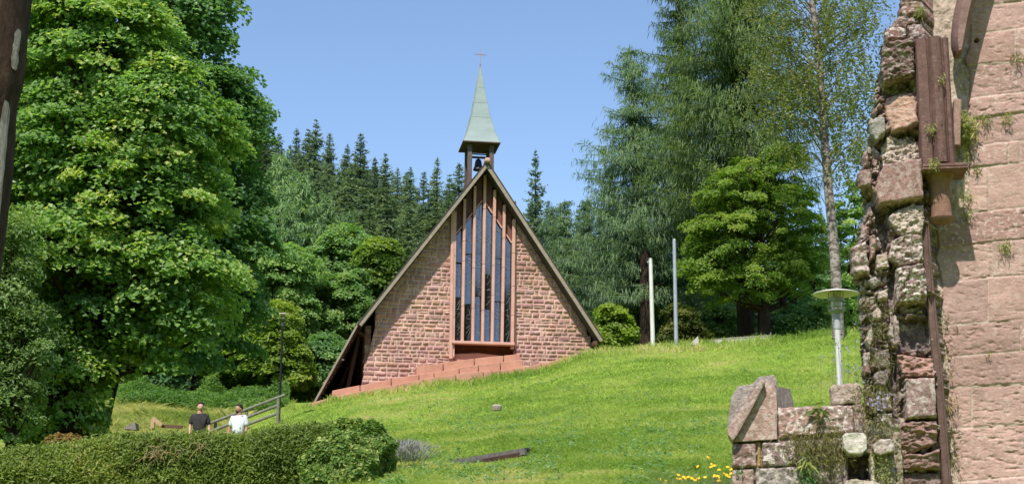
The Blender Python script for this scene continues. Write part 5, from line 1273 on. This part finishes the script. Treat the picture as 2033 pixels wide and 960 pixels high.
nn = noise(nt_, 1, 6, .75, mp.outputs[0], .6); nt_.links.new(ramp(nt_, nn, [(.40, (.07, .055, .045)), (.48, (.16, .13, .11)), (.56, (.34, .29, .26))]), b.inputs['Base Color']); bump(nt_, nn, .02, b); M['birch_bark'] = m
kids(t)[0].data.materials.clear(); kids(t)[0].data.materials.append(m)
pts = []; nv = []; vv = []; ax = []
for c in cc:
    for _ in range(5):
        o = c + rngb.normal(size=3) * np.array([.28, .28, .12]); L_ = rngb.uniform(.4, 1.1); n = int(L_ / .045); tt = np.linspace(0, 1, n)
        sw = rngb.normal(size=2) * .25
        p = o + np.stack([sw[0] * tt, sw[1] * tt, -L_ * tt ** 1.1], 1) + rngb.normal(size=(n, 3)) * .05
        pts.append(p); nv.append(rngb.normal(size=(n, 3)) + np.array([0, -.5, .5])); vv.append(np.clip(rngb.uniform(.2, .8) + rngb.normal(size=n) * .15, 0, 1))
pts = np.concatenate(pts); nv = np.concatenate(nv); vv = np.concatenate(vv)
leaves('crown', pts, nv, rngb.uniform(.07, .13, len(pts)), rngb.uniform(.055, .095, len(pts)), M['birch'], t, vv, rngb)
# understory right
for (px, D, bl, mt, s, lab) in (
    (1215, 58, [(1215, 640, 34, 44), (1195, 670, 28, 26), (1235, 665, 24, 30)], 'bright', 31, 'bright green bush at the end of the right eave'),
    (1350, 60, [(1352, 640, 30, 50), (1335, 670, 26, 26), (1375, 665, 26, 26)], 'birch', 32, 'yellowish shrub between the two poles'),
    (1430, 62, [(1430, 640, 40, 40), (1405, 665, 30, 24), (1455, 660, 28, 30)], 'mid', 33, 'mid green shrub behind the timber platform'),
    (1580, 62, [(1580, 640, 40, 40), (1545, 650, 36, 34), (1620, 640, 36, 40)], 'dark_leaf', 34, 'dark shrub below the hornbeam'),
    (1690, 58, [(1690, 520, 40, 90), (1700, 420, 34, 60), (1680, 620, 40, 50), (1740, 500, 50, 80)], 'mid', 35, 'leafy tree between birch trunk and ruin'),
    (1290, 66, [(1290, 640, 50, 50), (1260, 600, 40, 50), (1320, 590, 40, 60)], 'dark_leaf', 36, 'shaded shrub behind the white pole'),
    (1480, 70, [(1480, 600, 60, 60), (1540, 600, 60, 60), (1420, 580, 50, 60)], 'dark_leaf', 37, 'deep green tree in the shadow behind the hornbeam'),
    (1620, 72, [(1620, 560, 60, 80), (1660, 600, 50, 70), (1590, 480, 60, 70)], 'dark_leaf', 38, 'deep green tree behind the birch trunk')):
    BL('understory_bush', lab, 'bush' if D < 65 else 'tree', px, D, bl, .08, 110, 13000, .42, .15, mt, seed=s, lob=.5)
for (px, D, r, pyt, lab) in ((1284, 60, .30, 560, 'thick dark bare trunk beside the white pole'), (1556, 64, .16, 470, 'thin grey trunk right of the thick conifer trunk'), (1510, 61, .12, 470, 'slim trunk standing just behind the hornbeam')):
    x = P(px, 650, D)[0]; z = gz(x, D) - .2; top = P(px - 4, pyt - 60, D); t = thing('bare_tree_trunk', lab, 'tree', (x, D, z)); mb = MB(); mb.tube([(x, D, z), (x + .02, D, (z + top[2]) / 2), tuple(top)], [r * 1.2, r, r * .7], 12)
    for k in range(7):
        zz_ = z + (top[2] - z) * rng.uniform(.5, .98); a = rng.uniform(0, 6.28); mb.tube([(x, D, zz_), (x + math.cos(a) * .8, D + math.sin(a) * .8, zz_ + .3)], [r * .16, .01], 4, False)
    mb.build('trunk', M['bark'], t, smooth=True)
# near trunk at the left edge of the view
D = 7.0; tp = [(2, -90), (0, 0), (-6, 60), (-12, 130), (-13, 165), (-26, 215), (-42, 400), (-60, 560), (-100, 800), (-130, 1100), (-160, 1500)]
rr_ = [.158, .154, .160, .162, .150, .152, .150, .145, .15, .155, .17]
q = [P(x, y, D) for x, y in tp][::-1]; q[0][2] = min(q[0][2], gz(q[0][0], D) - .1)
t = thing('near_tree_trunk', 'dark brown leaning trunk with a peeled pale streak at the left edge', 'tree', tuple(q[0]))
mb = MB(); mb.tube(q, rr_[::-1], 28); o = mb.build('trunk', M['bark'], t, smooth=True)
bm = bmesh.new(); bm.from_mesh(o.data)
for _ in range(2): bmesh.ops.subdivide_edges(bm, edges=[e_ for e_ in bm.edges if e_.calc_length() > .06], cuts=2, use_grid_fill=True)
bm.normal_update(); vs = list(bm.verts); co = np.array([v.co for v in vs]); nn_ = np.array([v.normal for v in vs]); h = (fbm(co[:, 0] * 16, co[:, 1] * 16, co[:, 2] * 5, seed=7, oct=5) - .5) * .035
for v, d in zip(vs, nn_ * h[:, None]): v.co += Vector(d)
bm.to_mesh(o.data); bm.free()
m, nt_, b = mat_new('near_bark', .9, .15); g = nt_.nodes.new('ShaderNodeNewGeometry'); mp = nt_.nodes.new('ShaderNodeMapping'); mp.inputs['Scale'].default_value = (1, 1, .3); nt_.links.new(g.outputs['Position'], mp.inputs[0])
nt_.links.new(ramp(nt_, noise(nt_, 22, 6, .7, mp.outputs[0]), [(.3, (.02, .012, .009)), (.55, (.055, .033, .024)), (.8, (.12, .08, .055))]), b.inputs['Base Color']); bump(nt_, noise(nt_, 60, 6, .7, mp.outputs[0]), .012, b); M['near_bark'] = m
o.data.materials.clear(); o.data.materials.append(m)
# the peeled streak, a thin raised strip following the bark
mb = MB()
def strip(pa, wd):
    for (a, b2), (c, d2) in zip(pa[:-1], pa[1:]):
        A_ = P(a, b2, D); B_ = P(c, d2, D)
        mb.bar(A_, B_, wd, .02, (0, 1, 0))
pts_ = [(52, 70), (46, 110), (42, 150)]; pts2 = [(27, 212), (22, 280), (14, 370), (6, 470), (-1, 540), (-20, 700)]
V = []; 
for pp, w2 in ((pts_, 3.2), (pts2, 5.0)):
    V = []
    n = 24; tt = np.linspace(0, len(pp) - 1, n); px_ = np.interp(tt, range(len(pp)), [p[0] for p in pp]); py_ = np.interp(tt, range(len(pp)), [p[1] for p in pp])
    for i in range(n):
        ww = w2 * (.65 + .7 * vnoise(np.array([i * .7]), np.array([3.3]), seed=5)[0]) * (.3 if i in (0, n - 1) else 1)
        for sx_ in (-1, 1):
            xx = px_[i] + sx_ * ww; axx = np.interp(py_[i], [p[1] for p in tp], [p[0] for p in tp]); rr2 = np.interp(py_[i], [p[1] for p in tp], rr_)
            off = min((xx - axx) * D / F, rr2 * .93); dd = math.sqrt(max(rr2 ** 2 - off ** 2, .0001)); c_ = P(axx, py_[i], D); V.append(c_ + np.array([off, -dd - .024, 0]))
    V = np.array(V); mb.add(np.concatenate([V, V + np.array([0, .03, 0])]), [(2 * i, 2 * i + 1, 2 * i + 3, 2 * i + 2) for i in range(n - 1)] + [(2 * n + 2 * i, 2 * n + 2 * i + 2, 2 * n + 2 * i + 3, 2 * n + 2 * i + 1) for i in range(n - 1)] + [(2 * i, 2 * i + 2, 2 * n + 2 * i + 2, 2 * n + 2 * i) for i in range(n - 1)] + [(2 * i + 1, 2 * n + 2 * i + 1, 2 * n + 2 * i + 3, 2 * i + 3) for i in range(n - 1)])
M['peeled'] = plain('peeled_wood', (.46, .40, .36), (.2, .15, .13), 30, .85, .2, .006, stretch=(1, 1, .4))
mb.build('peeled_streak', M['peeled'], t)

# ================================================================== hedge, flowers, grass
def hedge_pts(prof, D, width, n, rng, zb_off=0.0, jit=.05, bump_=.12):
    """points over the skin of a hedge whose top follows photo points; returns points and outward normals"""
    tx_, ty_ = zip(*prof); x = rng.uniform(tx_[0], tx_[-1], n); s = rng.random(n)
    pts = []; top = np.interp(x, tx_, ty_)
    X = np.array([P(a, b_, D)[0] for a, b_ in zip(tx_, ty_)]); Z = np.array([P(a, b_, D)[2] for a, b_ in zip(tx_, ty_)])
    wx = np.interp(x, tx_, X); wz = np.interp(x, tx_, Z); gzv = ground(wx, np.full(n, D - width / 2)) - .05
    hgt = wz - gzv; side = rng.random(n) < .62
    a = np.where(side, rng.random(n) ** .8, 1)                                # height fraction of front points
    rr = rng.random(n)
    y = np.where(side, D - width / 2 + .25 * np.clip(a - .75, 0, 1) ** 1 * 2, D - width / 2 + width * rr)
    z = np.where(side, gzv + (hgt - .17) * a, wz - .17 - .25 * np.abs(rr - .5) ** 2 * 4 * .5)
    b2 = (fbm(wx * 1.6, z * 2.1, y * 1.6, seed=15, oct=4) - .5) * bump_ * 4
    p = np.stack([wx, y - np.where(side, b2, 0), z + np.where(side, 0, b2 * .35)], 1) + rng.normal(size=(n, 3)) * jit
    nv = np.where(side[:, None], np.array([0, -1, .35]), np.array([0, -.2, 1.0])) + rng.normal(size=(n, 3)) * .5
    return p, nv
rng = np.random.default_rng(33)
HP = [(-120, 902), (0, 888), (90, 878), (180, 868), (250, 848), (330, 853), (500, 853), (570, 840), (640, 832), (690, 840), (730, 862)]
hedge = thing('yew_hedge', 'long clipped yew hedge with sunlit feathery top in front of the two men', 'hedge', tuple(P(350, 960, 20)))
p, nv = hedge_pts(HP, 20, 1.3, 150000, rng)
ax = nrm(nv + rng.normal(size=nv.shape) * .8)
V = leaf_mesh(p, nrm(rng.normal(size=nv.shape) + np.array([0, -.6, .8])), rng.uniform(.04, .10, len(p)), rng.uniform(.014, .028, len(p)), rng, .1, ax)
v = np.clip(.45 + (fbm(p[:, 0] * 1.2, p[:, 2] * 1.2, p[:, 1], seed=19) - .5) * 1.0 + rng.normal(size=len(p)) * .18, 0, 1)
mesh_np('foliage', V, quads(len(p)), M['yew'], hedge, {'v': np.repeat(v, 4)})
mb = MB(); tx_ = np.linspace(-120, 700, 14)
for a, b_ in zip(tx_[:-1], tx_[1:]):
    q0 = P(a, np.interp(a, *zip(*HP)) + 22, 20.05); q1 = P(b_, np.interp(b_, *zip(*HP)) + 22, 20.05); g0 = gz(q0[0], 20) - .3
    mb.prism([(q0[0], 19.65, g0), (q1[0], 19.65, g0), (q1[0], 19.65, q1[2] - .05), (q0[0], 19.65, q0[2] - .05)], (0, .8, 0))
mb.build('branch_core', M['twig'], hedge)
mb = MB()
for (cx, cy, n) in ((316, 902, 34), (398, 884, 16), (340, 896, 18)):
    for _ in range(n):
        a = P(cx + rng.normal() * 13, cy + rng.normal() * 5, 19.25); d = np.array([rng.normal() * .11, -.08 - abs(rng.normal()) * .05, rng.normal() * .09]); mb.tube([a, a + d * .5 + np.array([0, 0, .04]), a + d], [.004, .003, .0015], 3, False)
tag(mb.build('dry_straw_wisps', M['straw']), 'bundle of dry straw-coloured stems caught on the yew hedge', 'dry grass')
# broadleaf ivy shrub at the end of the hedge
IV = [(640, 852), (660, 842), (700, 845), (740, 856), (762, 880), (772, 915), (774, 940)]
iv = thing('ivy_bush', 'glossy broad-leaved bush ending the hedge on the lawn', 'bush', tuple(P(715, 950, 19.6)))
pts = []; nv = []
c0 = P(690, 920, 19.3); R3 = np.array([86, 62, 78]) * 19.5 / F
d = rdir(26000, rng); k = 1 + .5 * (fbm(d[:, 0] * 2.4, d[:, 1] * 2.4, d[:, 2] * 2.4, seed=4) - .5) * 2
p = c0 + d * R3 * (k * (1 - .22 * rng.random(len(d)) ** 2))[:, None]; keep = p[:, 2] > ground(p[:, 0], p[:, 1]); p, d = p[keep], d[keep]
leaves('foliage', p, d + rng.normal(size=d.shape) * .55 + np.array([0, -.2, .3]), rng.uniform(.04, .085, len(p)), rng.uniform(.03, .06, len(p)), M['ivy'], iv, np.clip(rng.normal(size=len(p)) * .25 + .45, 0, 1), rng)
mb = MB(); 
for _ in range(40):
    e_ = c0 + rdir(1, rng)[0] * R3 * .8; mb.tube([c0 - np.array([0, 0, R3[2] * .9]), (c0 + e_) / 2, e_], [.02, .012, .005], 4, False)
mb.build('branches', M['twig'], iv)
# lavender
lv = thing('lavender_bush', 'grey-violet lavender clump beside the end of the hedge', 'lavender', tuple(P(803, 915, 20.5)))
n = 1500; bx_ = rng.normal(size=n) * .13; by_ = rng.normal(size=n) * .15; b0 = P(803, 916, 20.5); dirv = nrm(np.stack([bx_ * 1.4 + rng.normal(size=n) * .12, by_, np.full(n, .55)], 1)); L_ = rng.uniform(.06, .34, n)
c = b0 + np.stack([bx_, by_, np.zeros(n) - .03], 1) + dirv * L_[:, None]
leaves('stalks', c, rng.normal(size=(n, 3)) + np.array([0, -1, 0]), rng.uniform(.05, .12, n), np.full(n, .012), M['lavender'], lv, np.clip(L_ * 3, 0, 1), rng, axis=dirv)

# tufts on the ruin
def tuft(label, cat, name, centers, n, Lr, Wr, mat, spread=.06, droopy=.3, up=.6, seed=0, off=.2):
    rng = np.random.default_rng(seed); cs = []; axs = []; Ls = []
    c00 = centers[0]
    for (px, py, r, of) in centers:
        if of <= .05 and px > 1860: of -= .21
        c = rw(*rl(px, py, of), of); m_ = max(4, int(n * r * r))
        d = nrm(rng.normal(size=(m_, 3)) * np.array([1, .6, .7]) + RN * .7 + np.array([0, 0, up])); d[:, 2] -= droopy * rng.random(m_) * 1.5; d = nrm(d); l = rng.uniform(*Lr, m_) * r
        cs.append(c + rng.normal(size=(m_, 3)) * spread * r * .5 + d * l[:, None] * .5); axs.append(d); Ls.append(l)
    cs = np.concatenate(cs); axs = np.concatenate(axs); Ls = np.concatenate(Ls); n_ = len(cs)
    V = leaf_mesh(cs, nrm(rng.normal(size=(n_, 3)) + RN + np.array([0, 0, .8])), Ls, rng.uniform(*Wr, n_), rng, .15, axs)
    V = V.reshape(-1, 4, 3); V[:, 2, 2] -= Ls * .25; V = V.reshape(-1, 3)
    return tag(mesh_np(name, V, quads(n_), M[mat], None, {'v': np.repeat(np.clip(rng.random(n_) * .8 + .1, 0, 1), 4)}), label, cat, kind='stuff' if len(centers) > 4 else None)
tuft('bright fern clump in the joint beside the shaft foot', 'fern', 'fern', [(1912, 256, 1.2, .03), (1905, 246, .9, .05), (1920, 262, .8, .02)], 260, (.04, .11), (.008, .018), 'fern', .12, .35, .3, 1)
tuft('grassy tuft in the upper ashlar joint', 'plant', 'wall_plant', [(2017, 110, .95, .0)], 90, (.03, .08), (.006, .012), 'moss', .1, .8, 0, 2)
for i, (x, y, r, of, lab) in enumerate(((1954, 234, .8, 0, 'small hanging fern in the joint right of the bright clump'), (1998, 232, .8, 0, 'hanging fern on the ashlar far right of the shaft'), (1995, 488, .9, 0, 'flat green fern along the joint at mid-height'), (1919, 388, .8, .02, 'fern beside the corbel, upper one'), (1921, 425, .7, .02, 'fern beside the corbel, lower one'), (1866, 158, .7, .33, 'tiny plant in the upper joint of the shaft'),
     (1850, 252, .8, .33, 'small plant halfway down the shaft'), (1855, 326, .9, .33, 'small plant sitting on the corbel slab'), (1828, 20, .9, .14, 'green plant near the top of the broken wall'), (1962, 702, .4, .0, 'tiny plant in a low ashlar joint'), (1920, 308, .6, .02, 'thin fern just below the bright clump'), (1940, 338, .6, .0, 'thin fern in the joint beside the corbel slab'))):
    tuft(lab, 'fern', 'fern', [(x, y, r, of)], 110, (.035, .085), (.006, .013), 'fern', .08, .9, .1, 10 + i)
tuft('ragged weeds hanging down the joint beside the slender colonette', 'plant', 'wall_weeds', [(1872 + (y - 600) * .06, y, .8, .02) for y in (628, 655, 700, 735, 790, 812, 850, 880, 905, 950)] + [(1880, 800, .9, .02), (1889, 860, .8, .02)], 42, (.03, .09), (.005, .012), 'moss', .12, .9, 0, 30)
tuft('mossy growth and dead grass on the ledge of the low wall', 'moss', 'moss_cushion', [(x, y, 1.0, LO + .06) for x, y in ((1585, 876), (1600, 872), (1620, 870), (1640, 868), (1655, 872), (1670, 868), (1610, 885), (1635, 890), (1655, 895), (1590, 890), (1660, 905), (1645, 912))], 130, (.03, .08), (.005, .011), 'moss', .16, .9, 0, 31)
tuft('leafy rosette plant rooted in the top course of the low wall', 'plant', 'rosette_plant', [(1623, 815, 1.0, LO + .06), (1625, 838, .5, LO + .06)], 26, (.08, .16), (.02, .035), 'fern', .04, .3, .5, 32)
tuft('star-shaped plant with long leaves low on the wall face', 'plant', 'rosette_plant', [(1603, 917, 1.1, LO + .08)], 22, (.10, .18), (.018, .03), 'fern', .04, .7, .2, 33)
tuft('dark bushy weed below the star-shaped plant', 'plant', 'wall_weeds', [(1605, 938, 1.0, LO + .07), (1610, 955, .9, LO + .07), (1470, 935, .5, LO + .07)], 120, (.03, .07), (.01, .02), 'dark_leaf', .1, .6, 0, 34)
tuft('yellow-green weeds growing where low wall meets the broken wall', 'plant', 'wall_weeds', [(x, y, 1.0, LO + .03) for x, y in ((1712, 785), (1720, 800), (1730, 815), (1718, 830), (1745, 800), (1755, 830), (1735, 845), (1748, 855), (1725, 860), (1765, 845), (1700, 792), (1725, 770), (1740, 780))], 55, (.02, .06), (.006, .014), 'moss', .16, .6, .3, 35)
tuft('creeping green plant beside the dark putlog hole', 'plant', 'creeper', [(x, y, .9, LO + .06) for x, y in ((1752, 905), (1748, 920), (1758, 930), (1750, 942), (1760, 950))], 80, (.015, .035), (.01, .018), 'fern', .12, .4, .2, 36)
tuft('wispy grass among the rubble of the broken wall', 'grass', 'grass_tuft', [(x, y, .9, .16) for x, y in ((1745, 645), (1755, 655), (1740, 665), (1750, 705), (1735, 715), (1760, 720), (1730, 780), (1755, 775), (1745, 790), (1757, 610), (1726, 600))], 80, (.03, .10), (.004, .009), 'moss', .12, .6, .2, 37)
tuft('pale violet bellflowers at the foot of the broken wall', 'flowers', 'bellflowers', [(1748, 795, .9, LO + .12), (1742, 803, .8, LO + .12), (1732, 690, .4, .2)], 60, (.02, .04), (.015, .025), 'purple', .12, .2, .4, 38)
# bellflowers standing behind the low wall, round the near lamp
rng = np.random.default_rng(55); fl = thing('bellflower_clump', 'loose pale violet bellflowers on thin stems round the near lamp pole', 'flowers', tuple(P(1672, 800, 16.0)))
cs = []; mb = MB()
for _ in range(34):
    px, py = (1678 + rng.normal() * 24, 745 + rng.normal() * 36); D = 15.6 + rng.normal() * .3
    if px > 1712: continue
    c = P(px, py, D); b0 = P(px + rng.normal() * 8, 850, D); mb.tube([b0, (b0 + c) / 2 + rng.normal(size=3) * .02, c], .0014, 3, False)
    for _ in range(4): cs.append(c + rng.normal(size=3) * .018)
cs = np.array(cs); mb.build('stems', M['rail'], fl)
leaves('flowers', cs, rng.normal(size=cs.shape), rng.uniform(.018, .034, len(cs)), rng.uniform(.014, .024, len(cs)), M['purple'], fl, rng.random(len(cs)), rng)
# yellow flowers near the lower right of the lawn
for k, (cx, cy, n, lab) in enumerate(((1318, 957, 10, 'yellow flower heads at the bottom edge of the lawn, leftmost clump'), (1362, 950, 10, 'yellow flower heads in the tall grass, middle clump'), (1430, 938, 22, 'yellow flower heads against the end of the low wall'))):
    D = 17.2; fl = thing('yellow_flower_clump', lab, 'flowers', tuple(P(cx, 1000, D)), 'clumps of yellow flowers'); mb = MB(); mh = MB()
    for _ in range(n):
        c = P(cx + rng.normal() * (10 if n < 20 else 14), cy + rng.normal() * (5 if n < 20 else 11), D + rng.normal() * .2); b0 = np.array([c[0] + rng.normal() * .03, c[1], gz(c[0], c[1])])
        mb.tube([b0, (b0 + c) / 2, c], .003, 3, False); mh.lathe(c, [(.003, -.008), (.016, -.004), (.024, .004), (.012, .012), (.002, .013)], 8, nrm(np.array([rng.normal() * .4, -.6, .8])))
    mb.build('stems', M['rail'], fl); mh.build('flower_heads', M['yellow'], fl, smooth=True)

# --- grass
def blades(name, n, xr, yr, mat, hr, wr, seed, label, dens_pow=1.0, keep=None, lean=.5):
    rng = np.random.default_rng(seed); y = yr[0] * (yr[1] / yr[0]) ** rng.random(n)
    u = rng.uniform(xr[0], xr[1], n); x = (u - 1016.5) / F * y * .985
    if keep is not None:
        k = keep(u, x, y); u, x, y = u[k], x[k], y[k]
    n = len(x); z = ground(x, y); cl = fbm(x * 1.3, y * 1.3, seed=77, oct=3); h = rng.uniform(*hr, n) * (.45 + 1.1 * cl) ; w_ = rng.uniform(*wr, n) * (y / 20) ** .6
    a = rng.uniform(0, 6.283, n); side = np.stack([np.cos(a), np.sin(a), 0 * a], 1); ln = np.stack([rng.normal(size=n), rng.normal(size=n), 0 * a], 1) * (lean * h)[:, None]
    b0 = np.stack([x, y, z - .01], 1); t_ = b0 + ln + np.array([0, 0, 1.0]) * h[:, None]; mid = b0 + ln * .35 + np.array([0, 0, .6]) * h[:, None]
    V = np.stack([b0 - side * w_[:, None] / 2, b0 + side * w_[:, None] / 2, mid + side * w_[:, None] * .4, t_, mid - side * w_[:, None] * .4], 1).reshape(-1, 3)
    v = np.clip(.42 + (fbm(x * .45, y * .45, seed=81, oct=4) - .5) * 1.7 + (cl - .5) * .3 + rng.normal(size=n) * .17, 0, 1)
    return tag(mesh_np(name, V, np.arange(n * 5).reshape(-1, 5), M[mat], None, {'v': np.repeat(v, 5)}), label, 'grass', kind='stuff')
cx0 = wl(-7.2, 0, 1.2); 
def lawn_keep(u, x, y):
    # not under the chapel: in front of the steps only
    q = np.stack([x, y, 0 * x], 1) - CO; lx = q @ CX; off = q @ CN
    inside = (off < 1.25) & (lx > -7.0) & (lx < 4.1)
    return ~inside & ~((u < 470) & (y > 41.5))
blades('grass', 640000, (-60, 2100), (15.5, 56), 'grass', (.035, .085), (.008, .015), 5, 'short sunlit lawn grass on the slope', keep=lawn_keep, lean=.9)
blades('tall_grass', 9000, (560, 1900), (49, 53), 'grass', (.14, .30), (.012, .022), 6, 'longer grass fringe along the crest and the steps', keep=lawn_keep)
blades('dry_meadow_grass', 60000, (100, 480), (41, 53), 'drygrass', (.10, .26), (.010, .016), 7, 'straw-coloured meadow grass behind the two men', lean=1.0)
rng = np.random.default_rng(8); n = 90000; y = rng.uniform(50.5, 61, n); x = (rng.uniform(180, 660, n) - 1016.5) / F * y * .985
q_ = np.stack([x, y, 0 * x], 1) - CO; kq = ~((q_ @ CX > -7.2) & (q_ @ CN < 1.6)); x, y = x[kq], y[kq]; n = len(x)
hh = .05 + 1.7 * fbm(x * .8, y * .8, seed=88, oct=4) ** 2.6; z = ground(x, y) + hh * rng.random(n) ** .5
leaves('meadow_herbs', np.stack([x, y, z], 1), rng.normal(size=(n, 3)) * .5 + np.array([0, -.25, .9]), rng.uniform(.08, .17, n), rng.uniform(.03, .07, n), M['meadow'], None, np.clip(.45 + (fbm(x, y, seed=12) - .5) + rng.normal(size=n) * .2, 0, 1), rng)
tag(bpy.data.objects['meadow_herbs'], 'tall green herbs along the top of the meadow', 'herbs', kind='stuff')
blades('rank_grass', 5000, (1290, 1460), (16.5, 18.2), 'grass', (.06, .14), (.004, .008), 9, 'rank pale grass round the yellow flowers')

rng = np.random.default_rng(91); n = 5200; y = 15.5 * (50 / 15.5) ** rng.random(n); u = rng.uniform(600, 1750, n); k = (fbm(u / 60, y / 2.5, seed=92, oct=3) > .5); u, y = u[k], y[k]; x = (u - 1016.5) / F * y * .985
cx_ = np.repeat(x, 7) + rng.normal(size=len(x) * 7) * .05; cy_ = np.repeat(y, 7) + rng.normal(size=len(x) * 7) * .05; cz_ = ground(cx_, cy_) + rng.uniform(.02, .08, len(cx_))
leaves('lawn_weeds', np.stack([cx_, cy_, cz_], 1), rng.normal(size=(len(cx_), 3)) * .35 + np.array([0, -.2, 1]), rng.uniform(.04, .09, len(cx_)), rng.uniform(.03, .05, len(cx_)), M['mid'], None, rng.random(len(cx_)), rng)
tag(bpy.data.objects['lawn_weeds'], 'low broad-leaved weeds and clover spread through the lawn', 'weeds', kind='stuff')
